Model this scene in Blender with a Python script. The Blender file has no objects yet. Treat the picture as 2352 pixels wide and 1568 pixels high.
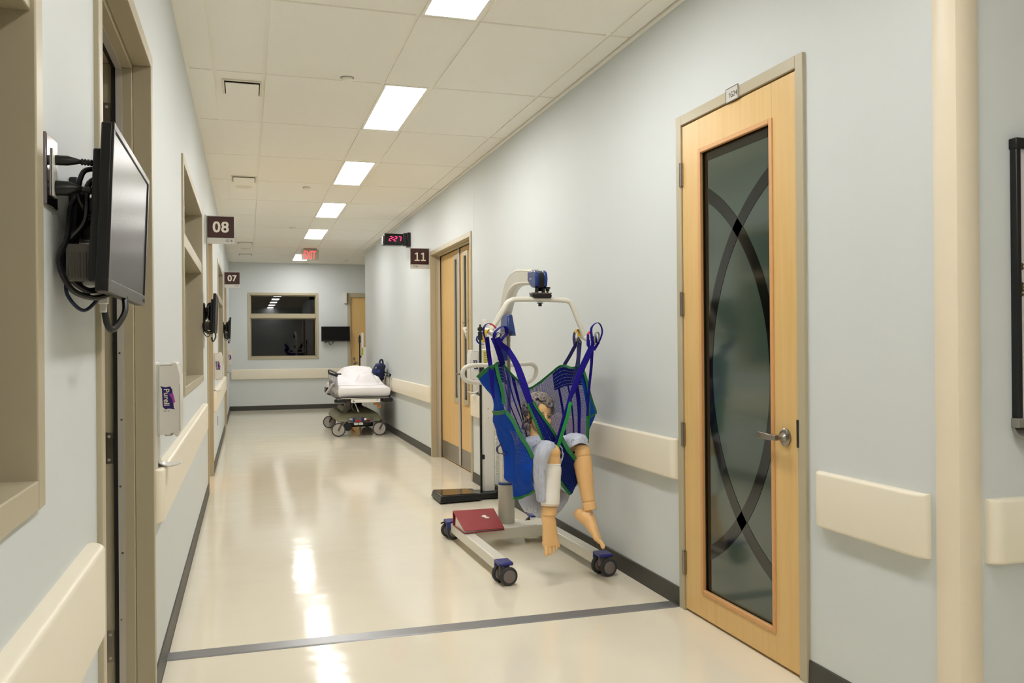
import bpy, math, random
from mathutils import Vector, Matrix, noise as mnoise
R = math.radians
random.seed(7)

# ---------------------------------------------------------------- camera, world, lights, exposure
scn = bpy.context.scene
COL = scn.collection
cam_d = bpy.data.cameras.new('camera'); cam = bpy.data.objects.new('camera', cam_d); COL.objects.link(cam)
cam_d.sensor_width = 36.0; cam_d.sensor_fit = 'HORIZONTAL'; cam_d.lens = 36.0 * 1961.4 / 2352.0
cam_d.clip_start = 0.05; cam_d.clip_end = 100
YAW, PITCH, ROLL = 0.3009, 0.0019, -0.0081
_f = Vector((math.sin(YAW) * math.cos(PITCH), math.cos(YAW) * math.cos(PITCH), math.sin(PITCH)))
_r = Vector((math.cos(YAW), -math.sin(YAW), 0)); _u = _r.cross(_f)
_r2 = _r * math.cos(ROLL) + _u * math.sin(ROLL); _u2 = -_r * math.sin(ROLL) + _u * math.cos(ROLL)
_m = Matrix((_r2, _u2, -_f)).transposed().to_4x4(); _m.translation = Vector((0, 0, 1.35))
cam.matrix_world = _m
scn.camera = cam

w = bpy.data.worlds.new('world'); scn.world = w; w.use_nodes = True
w.node_tree.nodes['Background'].inputs[0].default_value = (1, .95, .88, 1)
w.node_tree.nodes['Background'].inputs[1].default_value = 0.02

scn.view_settings.view_transform = 'Standard'; scn.view_settings.look = 'None'
scn.view_settings.gamma = 1.0; scn.view_settings.use_curve_mapping = False
scn.view_settings.exposure = 0.80
try:
    scn.cycles.use_denoising = True; scn.cycles.denoiser = 'OPENIMAGEDENOISE'
    scn.cycles.max_bounces = 10; scn.cycles.diffuse_bounces = 8; scn.cycles.glossy_bounces = 4
    scn.cycles.transparent_max_bounces = 16; scn.cycles.sample_clamp_indirect = 6.0
    scn.cycles.caustics_reflective = False; scn.cycles.caustics_refractive = False
except Exception:
    pass
LAMP = 17.0
LAMP_COLOR = (1.0, 0.982, 0.945)

# ---------------------------------------------------------------- materials
def lin(c):
    if isinstance(c, str):
        c = tuple(int(c[i:i + 2], 16) / 255 for i in (0, 2, 4))
    return tuple(((v / 12.92) if v <= .04045 else ((v + .055) / 1.055) ** 2.4) for v in c) + (1,)

def mat(name, color, rough=.5, metal=0., spec=.5, bump=0., bscale=200., vary=0., vscale=8., emit=None, estr=0., coat=0., coords='Object', sheen=0.):
    m = bpy.data.materials.new(name); m.use_nodes = True
    nt = m.node_tree; b = nt.nodes['Principled BSDF']
    c = lin(color) if isinstance(color, str) else tuple(color) + (1,)
    b.inputs['Base Color'].default_value = c
    b.inputs['Roughness'].default_value = rough; b.inputs['Metallic'].default_value = metal
    b.inputs['Specular IOR Level'].default_value = spec
    if coat: b.inputs['Coat Weight'].default_value = coat; b.inputs['Coat Roughness'].default_value = .08
    if sheen: b.inputs['Sheen Weight'].default_value = sheen
    if bump or vary:
        tc = nt.nodes.new('ShaderNodeTexCoord')
    if bump:
        n = nt.nodes.new('ShaderNodeTexNoise'); n.inputs['Scale'].default_value = bscale; n.inputs['Detail'].default_value = 3
        nt.links.new(tc.outputs[coords], n.inputs['Vector'])
        bp = nt.nodes.new('ShaderNodeBump'); bp.inputs['Strength'].default_value = bump; bp.inputs['Distance'].default_value = .01
        nt.links.new(n.outputs['Fac'], bp.inputs['Height']); nt.links.new(bp.outputs['Normal'], b.inputs['Normal'])
    if vary:
        n2 = nt.nodes.new('ShaderNodeTexNoise'); n2.inputs['Scale'].default_value = vscale; n2.inputs['Detail'].default_value = 4
        nt.links.new(tc.outputs[coords], n2.inputs['Vector'])
        mx = nt.nodes.new('ShaderNodeMix'); mx.data_type = 'RGBA'
        mx.inputs[6].default_value = tuple(v * (1 - vary) for v in c[:3]) + (1,)
        mx.inputs[7].default_value = tuple(min(1, v * (1 + vary)) for v in c[:3]) + (1,)
        nt.links.new(n2.outputs['Fac'], mx.inputs[0]); nt.links.new(mx.outputs[2], b.inputs['Base Color'])
    if emit:
        e = lin(emit) if isinstance(emit, str) else tuple(emit) + (1,)
        b.inputs['Emission Color'].default_value = e; b.inputs['Emission Strength'].default_value = estr
    return m

M = {}
M['wall'] = mat('wall_paint', 'ced3d4', .55, spec=.3, bump=.04, bscale=350, vary=.012, vscale=3)
M['floor'] = mat('vinyl_floor', 'e7dfcc', .10, spec=.5, vary=.05, vscale=2.2)
def floor_ripple(m):
    nt = m.node_tree; b = nt.nodes['Principled BSDF']; tc = nt.nodes.new('ShaderNodeTexCoord')
    mp = nt.nodes.new('ShaderNodeMapping'); mp.inputs['Scale'].default_value = (2.0, 2.6, 1)
    n = nt.nodes.new('ShaderNodeTexNoise'); n.inputs['Scale'].default_value = 1.6; n.inputs['Detail'].default_value = 2.5
    n.inputs['Roughness'].default_value = .5
    bp = nt.nodes.new('ShaderNodeBump'); bp.inputs['Strength'].default_value = .16; bp.inputs['Distance'].default_value = .012
    nt.links.new(tc.outputs['Object'], mp.inputs[0]); nt.links.new(mp.outputs[0], n.inputs['Vector'])
    nt.links.new(n.outputs['Fac'], bp.inputs['Height']); nt.links.new(bp.outputs['Normal'], b.inputs['Normal'])
floor_ripple(M['floor'])
M['tile'] = mat('ceiling_tile', 'f1eee6', .8, spec=.1, bump=.25, bscale=140, vary=.02, vscale=60)
M['tee'] = mat('ceiling_tee', 'f0ede4', .6, spec=.2)
M['base'] = mat('rubber_baseboard', '3f3d38', .45, spec=.4, vary=.1)
M['frame'] = mat('taupe_metal_frame', 'b0a68d', .38, spec=.45, bump=.02, bscale=300)
M['strip'] = mat('metal_joint_cover', '8f8f92', .35, metal=.6)
M['guard'] = mat('cream_vinyl_guard', 'e8e0ce', .42, spec=.4)
M['corner'] = mat('cream_corner_guard', 'e5d9c3', .42, spec=.4)
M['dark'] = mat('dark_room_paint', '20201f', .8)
M['black'] = mat('black_plastic', '070708', .35)
M['blackmat'] = mat('black_rubber', '0a0a0a', .7)
M['screen'] = mat('monitor_screen', '0d0b0a', .27, spec=.20)
M['bezel'] = mat('bezel_plastic', '1d1a19', .3)
M['white'] = mat('white_plastic', 'd9d6d0', .3)
M['cream'] = mat('white_powder_coat', 'd8d4c8', .3, spec=.5, coat=.2)
M['lamp'] = mat('light_diffuser', 'ffffff', .5, emit=LAMP_COLOR, estr=LAMP)
M['steel'] = mat('brushed_steel', '9a948b', .3, metal=1)
M['chrome'] = mat('chrome', 'b8b8ba', .12, metal=1)
M['alu'] = mat('aluminium_strip', 'c4bfb7', .4, metal=.35)
M['navy'] = mat('navy_webbing', '170c78', .8, spec=.2, bump=.1, bscale=900)
M['navydark'] = mat('dark_navy_fabric', '141b45', .7, bump=.15, bscale=90)
M['blue'] = mat('blue_plastic', '0d2f74', .25, coat=.3)
M['bluecap'] = mat('blue_caster_cap', '232a78', .35)
M['green'] = mat('green_binding', '0b6b30', .65, bump=.1, bscale=600)
M['yellow'] = mat('yellow_webbing', 'd2a912', .6)
M['grey'] = mat('grey_webbing', '8d8d84', .6)
M['red'] = mat('red_webbing', 'cf1d1d', .6)
M['maroon'] = mat('maroon_sign', '3a1512', .3)
M['letter'] = mat('white_lettering', 'e4ddd0', .4)
M['ink'] = mat('black_ink', '15130f', .5)
M['clear'] = mat('clear_sign_edge', 'c9c6c0', .2, spec=.5)
M['redled'] = mat('red_led', '300004', .4, emit=(1.0, .02, .10), estr=3.5)
M['exitred'] = mat('exit_letter_red', '700808', .4, emit=(1.0, .06, .06), estr=1.3)
M['skin'] = mat('mannequin_skin', 'e5b87e', .42, spec=.4, vary=.05, vscale=14)
M['hair'] = mat('grey_curly_hair', '877e78', .33, spec=.5, bump=.6, bscale=160, vary=.35, vscale=30)
M['gown'] = mat('blue_grey_gown', 'bcc1d2', .85, bump=.55, bscale=24, vary=.10, vscale=38)
def gown_print(m):
    nt = m.node_tree; b = nt.nodes['Principled BSDF']; tc = nt.nodes.new('ShaderNodeTexCoord'); mp = nt.nodes.new('ShaderNodeMapping'); mp.inputs['Scale'].default_value = (75, 75, 16)
    n = nt.nodes.new('ShaderNodeTexNoise'); n.inputs['Scale'].default_value = 1.0; n.inputs['Detail'].default_value = 3
    r = nt.nodes.new('ShaderNodeMapRange'); r.inputs[1].default_value = .56; r.inputs[2].default_value = .70; r.inputs[3].default_value = 0; r.inputs[4].default_value = .55
    mx = nt.nodes.new('ShaderNodeMix'); mx.data_type = 'RGBA'; mx.inputs[7].default_value = lin('5c6480')
    old = b.inputs['Base Color'].links[0].from_socket; nt.links.new(old, mx.inputs[6])
    nt.links.new(tc.outputs['Object'], mp.inputs[0]); nt.links.new(mp.outputs[0], n.inputs['Vector']); nt.links.new(n.outputs['Fac'], r.inputs[0]); nt.links.new(r.outputs[0], mx.inputs[0]); nt.links.new(mx.outputs[2], b.inputs['Base Color'])
gown_print(M['gown'])
M['bandage'] = mat('white_bandage', 'f2efe8', .9, bump=.12, bscale=260)
M['binder'] = mat('red_binder_cover', '8f1c26', .4, bump=.1, bscale=500, vary=.06)
M['paper'] = mat('paper', 'e3e0da', .8)
M['label'] = mat('yellow_label', 'c8c04a', .6)
M['wheel'] = mat('grey_wheel_hub', '6f6663', .45)
M['tire'] = mat('dark_wheel_tread', '2f2e31', .6)
M['sheet'] = mat('white_bed_sheet', 'efebee', .85, bump=.25, bscale=14)
M['shroud'] = mat('olive_base_shroud', '77745c', .5)
M['purple'] = mat('purple_logo', '24185e', .4)
M['magenta'] = mat('magenta_logo', 'a03aa8', .4)
M['orange'] = mat('orange_plastic', 'b46a2a', .5)
M['stripe_red'] = mat('red_pedal_label', 'b01818', .5)
M['stripe_green'] = mat('green_pedal_label', '3c8a3a', .5)
M['board'] = mat('whiteboard_surface', 'cfc8cc', .15)
M['ventgrey'] = mat('grille_paint', 'e0d9c8', .5)
M['hole'] = mat('dark_gap', '0c0b0a', .9)
M['plate'] = mat('chrome_wall_plate', '8d8488', .15, metal=1)
M['eyewhite'] = mat('eye_white', 'ded8cc', .2)
M['eyedark'] = mat('eye_iris', '1c120c', .15)
M['lip'] = mat('lip_colour', '9c4a38', .5)

def wood_mat(name, c1, c2):
    m = mat(name, c1, .35, spec=.4); nt = m.node_tree; b = nt.nodes['Principled BSDF']
    tc = nt.nodes.new('ShaderNodeTexCoord'); mp = nt.nodes.new('ShaderNodeMapping'); mp.inputs['Scale'].default_value = (22, 22, 1.1)
    n = nt.nodes.new('ShaderNodeTexNoise'); n.inputs['Scale'].default_value = 1.4; n.inputs['Detail'].default_value = 6; n.inputs['Distortion'].default_value = .6
    mx = nt.nodes.new('ShaderNodeMix'); mx.data_type = 'RGBA'; mx.inputs[6].default_value = lin(c1); mx.inputs[7].default_value = lin(c2)
    nt.links.new(tc.outputs['Object'], mp.inputs[0]); nt.links.new(mp.outputs[0], n.inputs['Vector'])
    nt.links.new(n.outputs['Fac'], mx.inputs[0]); nt.links.new(mx.outputs[2], b.inputs['Base Color'])
    return m
M['wood'] = wood_mat('maple_veneer', 'cfa763', 'dfbe84')
M['woodbead'] = mat('maple_bead', 'd09c66', .4)
M['frost'] = mat('frosted_green_glass', '35453c', .12, spec=.7, coat=.6)
M['stripeglass'] = mat('clear_dark_glass_band', '0d0d0a', .08, spec=.6)

def glass_mat():
    m = bpy.data.materials.new('dark_window_glass'); m.use_nodes = True; nt = m.node_tree
    for n in list(nt.nodes): nt.nodes.remove(n)
    o = nt.nodes.new('ShaderNodeOutputMaterial'); mx = nt.nodes.new('ShaderNodeMixShader'); fr = nt.nodes.new('ShaderNodeFresnel')
    fr.inputs[0].default_value = 1.6
    t = nt.nodes.new('ShaderNodeBsdfTransparent'); t.inputs[0].default_value = (.28, .29, .29, 1)
    g = nt.nodes.new('ShaderNodeBsdfGlossy'); g.inputs['Roughness'].default_value = .01
    nt.links.new(fr.outputs[0], mx.inputs[0]); nt.links.new(t.outputs[0], mx.inputs[1]); nt.links.new(g.outputs[0], mx.inputs[2])
    nt.links.new(mx.outputs[0], o.inputs[0]); return m
M['glass'] = glass_mat()
M['steelalu'] = mat('satin_aluminium', '9d9a93', .35, metal=.7)
M['exitpanel'] = mat('exit_panel', 'b5ad98', .2)

def mesh_fabric(name, c1, pitch_u, pitch_v, hole, warp=.0):
    """open weave: real see-through holes laid out in the cloth's own UVs (metres)"""
    m = bpy.data.materials.new(name); m.use_nodes = True; nt = m.node_tree; b = nt.nodes['Principled BSDF']
    b.inputs['Base Color'].default_value = lin(c1); b.inputs['Roughness'].default_value = .85; b.inputs['Specular IOR Level'].default_value = .15
    o = nt.nodes['Material Output']; uv = nt.nodes.new('ShaderNodeUVMap'); sp = nt.nodes.new('ShaderNodeSeparateXYZ')
    nt.links.new(uv.outputs[0], sp.inputs[0])
    def tri(sock, pitch):
        a = nt.nodes.new('ShaderNodeMath'); a.operation = 'PINGPONG'; a.inputs[1].default_value = pitch / 2
        nt.links.new(sock, a.inputs[0])
        d = nt.nodes.new('ShaderNodeMath'); d.operation = 'MULTIPLY'; d.inputs[1].default_value = 2 / pitch
        nt.links.new(a.outputs[0], d.inputs[0]); return d.outputs[0]
    mn = nt.nodes.new('ShaderNodeMath'); mn.operation = 'MINIMUM'
    nt.links.new(tri(sp.outputs[0], pitch_u), mn.inputs[0]); nt.links.new(tri(sp.outputs[1], pitch_v), mn.inputs[1])
    gt = nt.nodes.new('ShaderNodeMath'); gt.operation = 'GREATER_THAN'; gt.inputs[1].default_value = 1 - hole
    nt.links.new(mn.outputs[0], gt.inputs[0])
    t = nt.nodes.new('ShaderNodeBsdfTransparent'); mx = nt.nodes.new('ShaderNodeMixShader')
    nt.links.new(gt.outputs[0], mx.inputs[0]); nt.links.new(b.outputs[0], mx.inputs[1]); nt.links.new(t.outputs[0], mx.inputs[2])
    nt.links.new(mx.outputs[0], o.inputs[0]); return m
M['mesh'] = mesh_fabric('blue_open_mesh', '24358f', .0068, .0056, .50)
M['solid'] = mesh_fabric('blue_close_mesh', '0f42a6', .012, .012, .045)
pass
M['perf'] = mesh_fabric('navy_perforated', '101c70', .015, .015, .17)

# ---------------------------------------------------------------- mesh collector
class MB:
    def __init__(s): s.v = []; s.f = []; s.m = []; s.uv = []; s.mi = 0; s.T = None
    def add(s, vs, fs, uvs=None):
        n = len(s.v)
        for p in vs:
            p = Vector(p); s.v.append(s.T @ p if s.T else p)
        for k, f in enumerate(fs):
            s.f.append([i + n for i in f]); s.m.append(s.mi); s.uv.append([uvs[i] for i in f] if uvs else None)
        return s
    def use(s, i): s.mi = i; return s
    def box(s, x0, x1, y0, y1, z0, z1):
        x0, x1 = sorted((x0, x1)); y0, y1 = sorted((y0, y1)); z0, z1 = sorted((z0, z1))
        return s.add([(x0, y0, z0), (x1, y0, z0), (x1, y1, z0), (x0, y1, z0), (x0, y0, z1), (x1, y0, z1), (x1, y1, z1), (x0, y1, z1)],
                     [(3, 2, 1, 0), (4, 5, 6, 7), (0, 1, 5, 4), (1, 2, 6, 5), (2, 3, 7, 6), (3, 0, 4, 7)])
    def hexa(s, b, t):
        """bottom 4 points and top 4 points, both counter-clockwise from above"""
        return s.add(list(b) + list(t), [(3, 2, 1, 0), (4, 5, 6, 7), (0, 1, 5, 4), (1, 2, 6, 5), (2, 3, 7, 6), (3, 0, 4, 7)])
    def bar(s, p0, p1, wv, hv):
        p0, p1, wv, hv = Vector(p0), Vector(p1), Vector(wv) / 2, Vector(hv) / 2
        vs = [p + a * wv + b * hv for p in (p0, p1) for a, b in ((-1, -1), (1, -1), (1, 1), (-1, 1))]
        return s.add(vs, [(0, 1, 2, 3), (7, 6, 5, 4), (0, 4, 5, 1), (1, 5, 6, 2), (2, 6, 7, 3), (3, 7, 4, 0)])
    def cyl(s, p0, p1, r0, r1=None, n=24, caps=True):
        return s.tube([p0, p1], [r0, r0 if r1 is None else r1], n, caps)
    def tube(s, pts, r, n=12, caps=True, closed=False, sub=0, flat=None):
        pts = [Vector(p) for p in pts]
        rs = list(r) if isinstance(r, (list, tuple)) else [r] * len(pts)
        if sub: pts, rs = smooth_path(pts, rs, sub, closed)
        N = len(pts); t = []
        for i in range(N):
            if closed: d = pts[(i + 1) % N] - pts[i - 1]
            else: d = pts[min(i + 1, N - 1)] - pts[max(i - 1, 0)]
            t.append(d.normalized() if d.length > 1e-9 else Vector((0, 0, 1)))
        up = Vector((0, 0, 1)) if abs(t[0].z) < .9 else Vector((1, 0, 0))
        a = t[0].cross(up).normalized(); vs = []
        for i in range(N):
            a = (a - t[i] * a.dot(t[i])).normalized(); b = t[i].cross(a)
            for k in range(n):
                th = 2 * math.pi * k / n
                vs.append(pts[i] + (a * math.cos(th) + b * math.sin(th) * (flat or 1)) * rs[i])
        fs = []
        for i in range(N if closed else N - 1):
            j = (i + 1) % N
            for k in range(n):
                k2 = (k + 1) % n; fs.append((i * n + k, j * n + k, j * n + k2, i * n + k2))
        if caps and not closed:
            fs.append(tuple(range(n))); fs.append(tuple((N - 1) * n + k for k in reversed(range(n))))
        return s.add(vs, fs)
    def loft(s, rings, caps=True, closed=True):
        n = len(rings[0]); vs = [p for rg in rings for p in rg]; fs = []
        for i in range(len(rings) - 1):
            for k in range(n if closed else n - 1):
                k2 = (k + 1) % n; fs.append((i * n + k, i * n + k2, (i + 1) * n + k2, (i + 1) * n + k))
        if caps and closed:
            fs.append(tuple(reversed(range(n)))); fs.append(tuple((len(rings) - 1) * n + k for k in range(n)))
        return s.add(vs, fs)
    def lathe(s, prof, origin, axis, n=28, caps=True):
        o = Vector(origin); ax = Vector(axis).normalized(); a = ax.orthogonal().normalized(); b = ax.cross(a)
        rings = [[o + ax * h + (a * math.cos(2 * math.pi * k / n) + b * math.sin(2 * math.pi * k / n)) * max(r, 1e-4) for k in range(n)] for r, h in prof]
        return s.loft(rings, caps=caps)
    def prism(s, poly, o, ux, uy, depth):
        o, ux, uy = Vector(o), Vector(ux), Vector(uy); d = ux.cross(uy).normalized() * depth; n = len(poly)
        a = [o + ux * p[0] + uy * p[1] for p in poly]
        return s.add(a + [p + d for p in a], [tuple(reversed(range(n))), tuple(range(n, 2 * n))] + [(i, (i + 1) % n, n + (i + 1) % n, n + i) for i in range(n)])
    def grid(s, rows):
        rows = [[Vector(p) for p in r] for r in rows]; nr, nc = len(rows), len(rows[0]); uv = []
        cu = [0.0]
        mid = rows[nr // 2]
        for j in range(1, nc): cu.append(cu[-1] + (mid[j] - mid[j - 1]).length)
        cv = [0.0]
        for i in range(1, nr): cv.append(cv[-1] + (rows[i][nc // 2] - rows[i - 1][nc // 2]).length)
        for i in range(nr):
            for j in range(nc): uv.append((cu[j], cv[i]))
        return s.add([p for r in rows for p in r], [(i * nc + j, i * nc + j + 1, (i + 1) * nc + j + 1, (i + 1) * nc + j) for i in range(nr - 1) for j in range(nc - 1)], uv)
    def ellipsoid(s, c, rx, ry, rz, nu=20, nv=12, rot=None):
        c = Vector(c); rg = []
        for i in range(nv + 1):
            ph = math.pi * i / nv; rr = max(math.sin(ph), .01)
            ring = []
            for k in range(nu):
                th = 2 * math.pi * k / nu
                p = Vector((rx * rr * math.cos(th), ry * rr * math.sin(th), -rz * math.cos(ph)))
                ring.append(c + (rot @ p if rot else p))
            rg.append(ring)
        return s.loft(rg)
    def ribbon(s, pts, width, thick=.002, side=None, sub=6):
        pts = [Vector(p) for p in pts]
        ws = list(width) if isinstance(width, (list, tuple)) else [width] * len(pts)
        if sub: pts, ws = smooth_path(pts, ws, sub, False)
        rings = []; N = len(pts)
        for i in range(N):
            t = (pts[min(i + 1, N - 1)] - pts[max(i - 1, 0)]).normalized()
            sd = Vector(side) if side is not None else t.cross(Vector((0, 1, 0)))
            sd = (sd - t * sd.dot(t)).normalized(); nn = t.cross(sd)
            rings.append([pts[i] + sd * a * ws[i] / 2 + nn * b * thick / 2 for a, b in ((-1, -1), (1, -1), (1, 1), (-1, 1))])
        return s.loft(rings)
    def text(s, string, o, ux, uy, height, bold=0., extrude=.0006, align='CENTER', width=None, spacing=1.0):
        cu = bpy.data.curves.new('t', 'FONT'); cu.body = string; cu.size = 1; cu.offset = bold; cu.extrude = 0; cu.align_x = 'LEFT'; cu.space_character = spacing
        ob = bpy.data.objects.new('t', cu); COL.objects.link(ob)
        dg = bpy.context.evaluated_depsgraph_get(); me = ob.evaluated_get(dg).to_mesh()
        P = [tuple(v.co) for v in me.vertices]; F = [tuple(p.vertices) for p in me.polygons]
        ob.evaluated_get(dg).to_mesh_clear(); bpy.data.objects.remove(ob); bpy.data.curves.remove(cu)
        x0 = min(p[0] for p in P); x1 = max(p[0] for p in P); y0 = min(p[1] for p in P); y1 = max(p[1] for p in P)
        k = height / (y1 - y0); kx = width / (x1 - x0) if width else k
        o, ux, uy = Vector(o), Vector(ux), Vector(uy); nz = ux.cross(uy).normalized() * extrude
        sx = {'CENTER': -(x0 + x1) / 2, 'LEFT': -x0, 'RIGHT': -x1}[align]; sy = -(y0 + y1) / 2
        A = [o + ux * (p[0] + sx) * kx + uy * (p[1] + sy) * k for p in P]; n = len(A)
        cnt = {}
        for f in F:
            for i in range(len(f)):
                e = (f[i], f[(i + 1) % len(f)]); cnt[e] = cnt.get(e, 0) + 1
        side = [(a, b, b + n, a + n) for (a, b) in cnt if (b, a) not in cnt]
        return s.add(A + [p + nz for p in A], [tuple(i + n for i in f) for f in F] + [tuple(reversed(f)) for f in F] + side)
    def code(s, string, o, ux, uz, h, align='LEFT', extrude=.0006):
        """short room code set letter by letter, with a flagged figure one"""
        ux, uz = Vector(ux), Vector(uz); adv = [h * (.95 if c == 'G' else .72) for c in string]; x = {'LEFT': 0, 'RIGHT': -sum(adv), 'CENTER': -sum(adv) / 2}[align]; o = Vector(o)
        for c, a in zip(string, adv):
            p = o + ux * (x + a / 2); x += a
            if c == '1': s.prism([(q[0] * h, q[1] * h) for q in ((.02, -.5), (.14, -.5), (.14, .5), (.05, .5), (-.02, .38), (-.16, .28), (-.16, .16), (.02, .26))], p + ux.cross(uz).normalized() * 0, ux, uz, extrude)
            else: s.text(c, p, ux, uz, h * (1.02 if c in 'G0' else 1), bold=.008, width=h * (.74 if c == 'G' else .56), extrude=extrude)
        return s
    def build(s, name, mats, parent=None, smooth=35, bevel=0, solid=0, subsurf=0, remesh=0, origin=None, seg=2, smoothmod=0):
        me = bpy.data.meshes.new(name)
        if parent is not None: og = world_loc(parent)
        elif origin is not None: og = Vector(origin)
        else:
            xs = [p.x for p in s.v]; ys = [p.y for p in s.v]; zs = [p.z for p in s.v]
            og = Vector(((min(xs) + max(xs)) / 2, (min(ys) + max(ys)) / 2, min(zs)))
        me.from_pydata([tuple(p - og) for p in s.v], [], s.f)
        mats = mats if isinstance(mats, (list, tuple)) else [mats]
        for k in mats: me.materials.append(M[k] if isinstance(k, str) else k)
        me.polygons.foreach_set('material_index', s.m)
        if any(u for u in s.uv):
            l = me.uv_layers.new(name='UVMap'); k = 0
            for u in s.uv:
                for c in u or []: l.data[k].uv = c; k += 1
        me.validate(); me.update()
        if smooth:
            me.polygons.foreach_set('use_smooth', [True] * len(me.polygons))
            try: me.set_sharp_from_angle(angle=R(smooth))
            except Exception: pass
        ob = bpy.data.objects.new(name, me); COL.objects.link(ob)
        if parent is not None: ob.parent = parent
        else: ob.location = og
        if remesh:
            md = ob.modifiers.new('remesh', 'REMESH'); md.mode = 'VOXEL'; md.voxel_size = remesh; md.use_smooth_shade = True
        if smoothmod:
            md = ob.modifiers.new('smooth', 'SMOOTH'); md.factor = .5; md.iterations = smoothmod
        if subsurf:
            md = ob.modifiers.new('subsurf', 'SUBSURF'); md.levels = subsurf; md.render_levels = subsurf
        if solid:
            md = ob.modifiers.new('solid', 'SOLIDIFY'); md.thickness = solid; md.offset = 0
        if bevel:
            md = ob.modifiers.new('bevel', 'BEVEL'); md.width = bevel; md.segments = seg; md.limit_method = 'ANGLE'; md.angle_limit = R(40)
        return ob

def smooth_path(pts, ws, sub, closed=False):
    N = len(pts); P = []; Wd = []
    for i in range(N if closed else N - 1):
        if closed: p0, p1, p2, p3 = pts[i - 1], pts[i], pts[(i + 1) % N], pts[(i + 2) % N]; w1, w2 = ws[i], ws[(i + 1) % N]
        else: p0, p1, p2, p3 = pts[max(i - 1, 0)], pts[i], pts[i + 1], pts[min(i + 2, N - 1)]; w1, w2 = ws[i], ws[i + 1]
        for k in range(sub):
            t = k / sub; t2 = t * t; t3 = t2 * t
            P.append((p1 * 2 + (p2 - p0) * t + (p0 * 2 - p1 * 5 + p2 * 4 - p3) * t2 + (p1 * 3 - p0 - p2 * 3 + p3) * t3) / 2); Wd.append(w1 + (w2 - w1) * t)
    if not closed: P.append(pts[-1].copy()); Wd.append(ws[-1])
    return P, Wd
def resample_rows(rows, ni, nj):
    """smooth dense grid from a coarse one"""
    A = [smooth_path([Vector(p) for p in r], [0] * len(r), nj)[0] for r in rows]
    B = [smooth_path([A[i][j] for i in range(len(A))], [0] * len(A), ni)[0] for j in range(len(A[0]))]
    return [[B[j][i] for j in range(len(B))] for i in range(len(B[0]))]
def world_loc(o):
    p = Vector((0, 0, 0))
    while o is not None: p += o.location; o = o.parent
    return p
def tag(o, label, cat=None, group=None, kind=None):
    o['label'] = label
    if cat: o['category'] = cat
    if group: o['group'] = group
    if kind: o['kind'] = kind
    return o
def thing(name, loc, label, cat, group=None, kind=None):
    o = bpy.data.objects.new(name, None); COL.objects.link(o); o.location = loc; o.empty_display_size = .05
    return tag(o, label, cat, group, kind)
def struct(o, label): o['kind'] = 'structure'; o['label'] = label; return o
def kids(o): return [c for c in bpy.data.objects if c.parent is o]
def dup(root, loc, label, group=None, rz=0, skip=()):
    r = root.copy(); COL.objects.link(r); r.location = loc; r.rotation_euler = (0, 0, rz); r['label'] = label
    if group: r['group'] = group
    for c in kids(root):
        if c.name.split('.')[0] in skip: continue
        d = c.copy(); COL.objects.link(d); d.parent = r
        for g in kids(c):
            e = g.copy(); COL.objects.link(e); e.parent = d
    return r
M['scaleblack'] = mat('black_scale_body', '0b0a09', .3); M['scaleglass'] = mat('smoked_platform_top', '2a1f0e', .12)
M['mastgrey'] = mat('grey_mast_socket', 'b8b5a6', .4); M['piston'] = mat('dull_chrome_piston', '8a8275', .25, metal=1)
M['solidlight'] = mesh_fabric('blue_ribbed_mesh', '16409c', .012, .0078, .26)
M['navymesh'] = mesh_fabric('dark_blue_close_mesh', '0f2466', .012, .012, .12)
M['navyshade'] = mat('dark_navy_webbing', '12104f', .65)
M['greenlight'] = mat('bright_green_binding', '0f8a3c', .6)
M['gauze'] = mat('gauze', 'e6d6c2', .9)
M['hubgrey'] = mat('light_grey_hub', 'a39d97', .45); M['blackrail'] = mat('black_rail_grip', '101010', .4)
M['bagblue'] = mat('navy_bag_cloth', '0a1338', .7); M['navyflap'] = mat('blue_bag_flap', '1c2c78', .5)

# ---------------------------------------------------------------- the setting
XL, XR, CZ, YF = -.348, 2.107, 3.071, 18.467
YB, XE = -4.0, 5.6           # back of the hall behind the camera, east side of the open bay
YR, YE = 2.121, 15.98        # where the right hand wall starts and ends
DH = 2.44                    # head height of windows and door frames
ROW0, ROW = 5.6247, 1.2262

def wall_panels(mb, axis, a0, a1, t0, t1, z0, z1, holes):
    """solid wall along an axis with rectangular openings (a0, a1, z0, z1)"""
    cuts = sorted({a0, a1} | {h[0] for h in holes} | {h[1] for h in holes})
    for c0, c1 in zip(cuts[:-1], cuts[1:]):
        if c1 <= a0 or c0 >= a1: continue
        spans = sorted((h[2], h[3]) for h in holes if h[0] < (c0 + c1) / 2 < h[1]); z = z0
        for s0, s1 in spans + [(z1, z1)]:
            if s0 > z + 1e-4:
                if axis == 'y': mb.box(t0, t1, c0, c1, z, s0)
                else: mb.box(c0, c1, t0, t1, z, s0)
            z = max(z, s1)

mb = MB(); mb.box(XL - 4, XE + .2, YB - .2, 22.2, -.12, 0)
struct(mb.build('floor', 'floor', smooth=0), 'glossy cream vinyl corridor floor')
mb = MB(); mb.prism([(0, 0), (.104, 0), (.104, .001), (.096, .0045), (.008, .0045), (0, .001)], (XL + .002, 3.935, 0), (0, 1, 0), (0, 0, 1), XR - XL - .02)
o = mb.build('trim_1', 'strip', smooth=0); struct(o, 'grey metal joint cover strip crossing the floor in front of the lift')
# shear the strip slightly: its right end lies a touch nearer
for v in o.data.vertices: v.co.y -= .03 * (v.co.x + o.location.x - XL) / (XR - XL)

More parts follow.
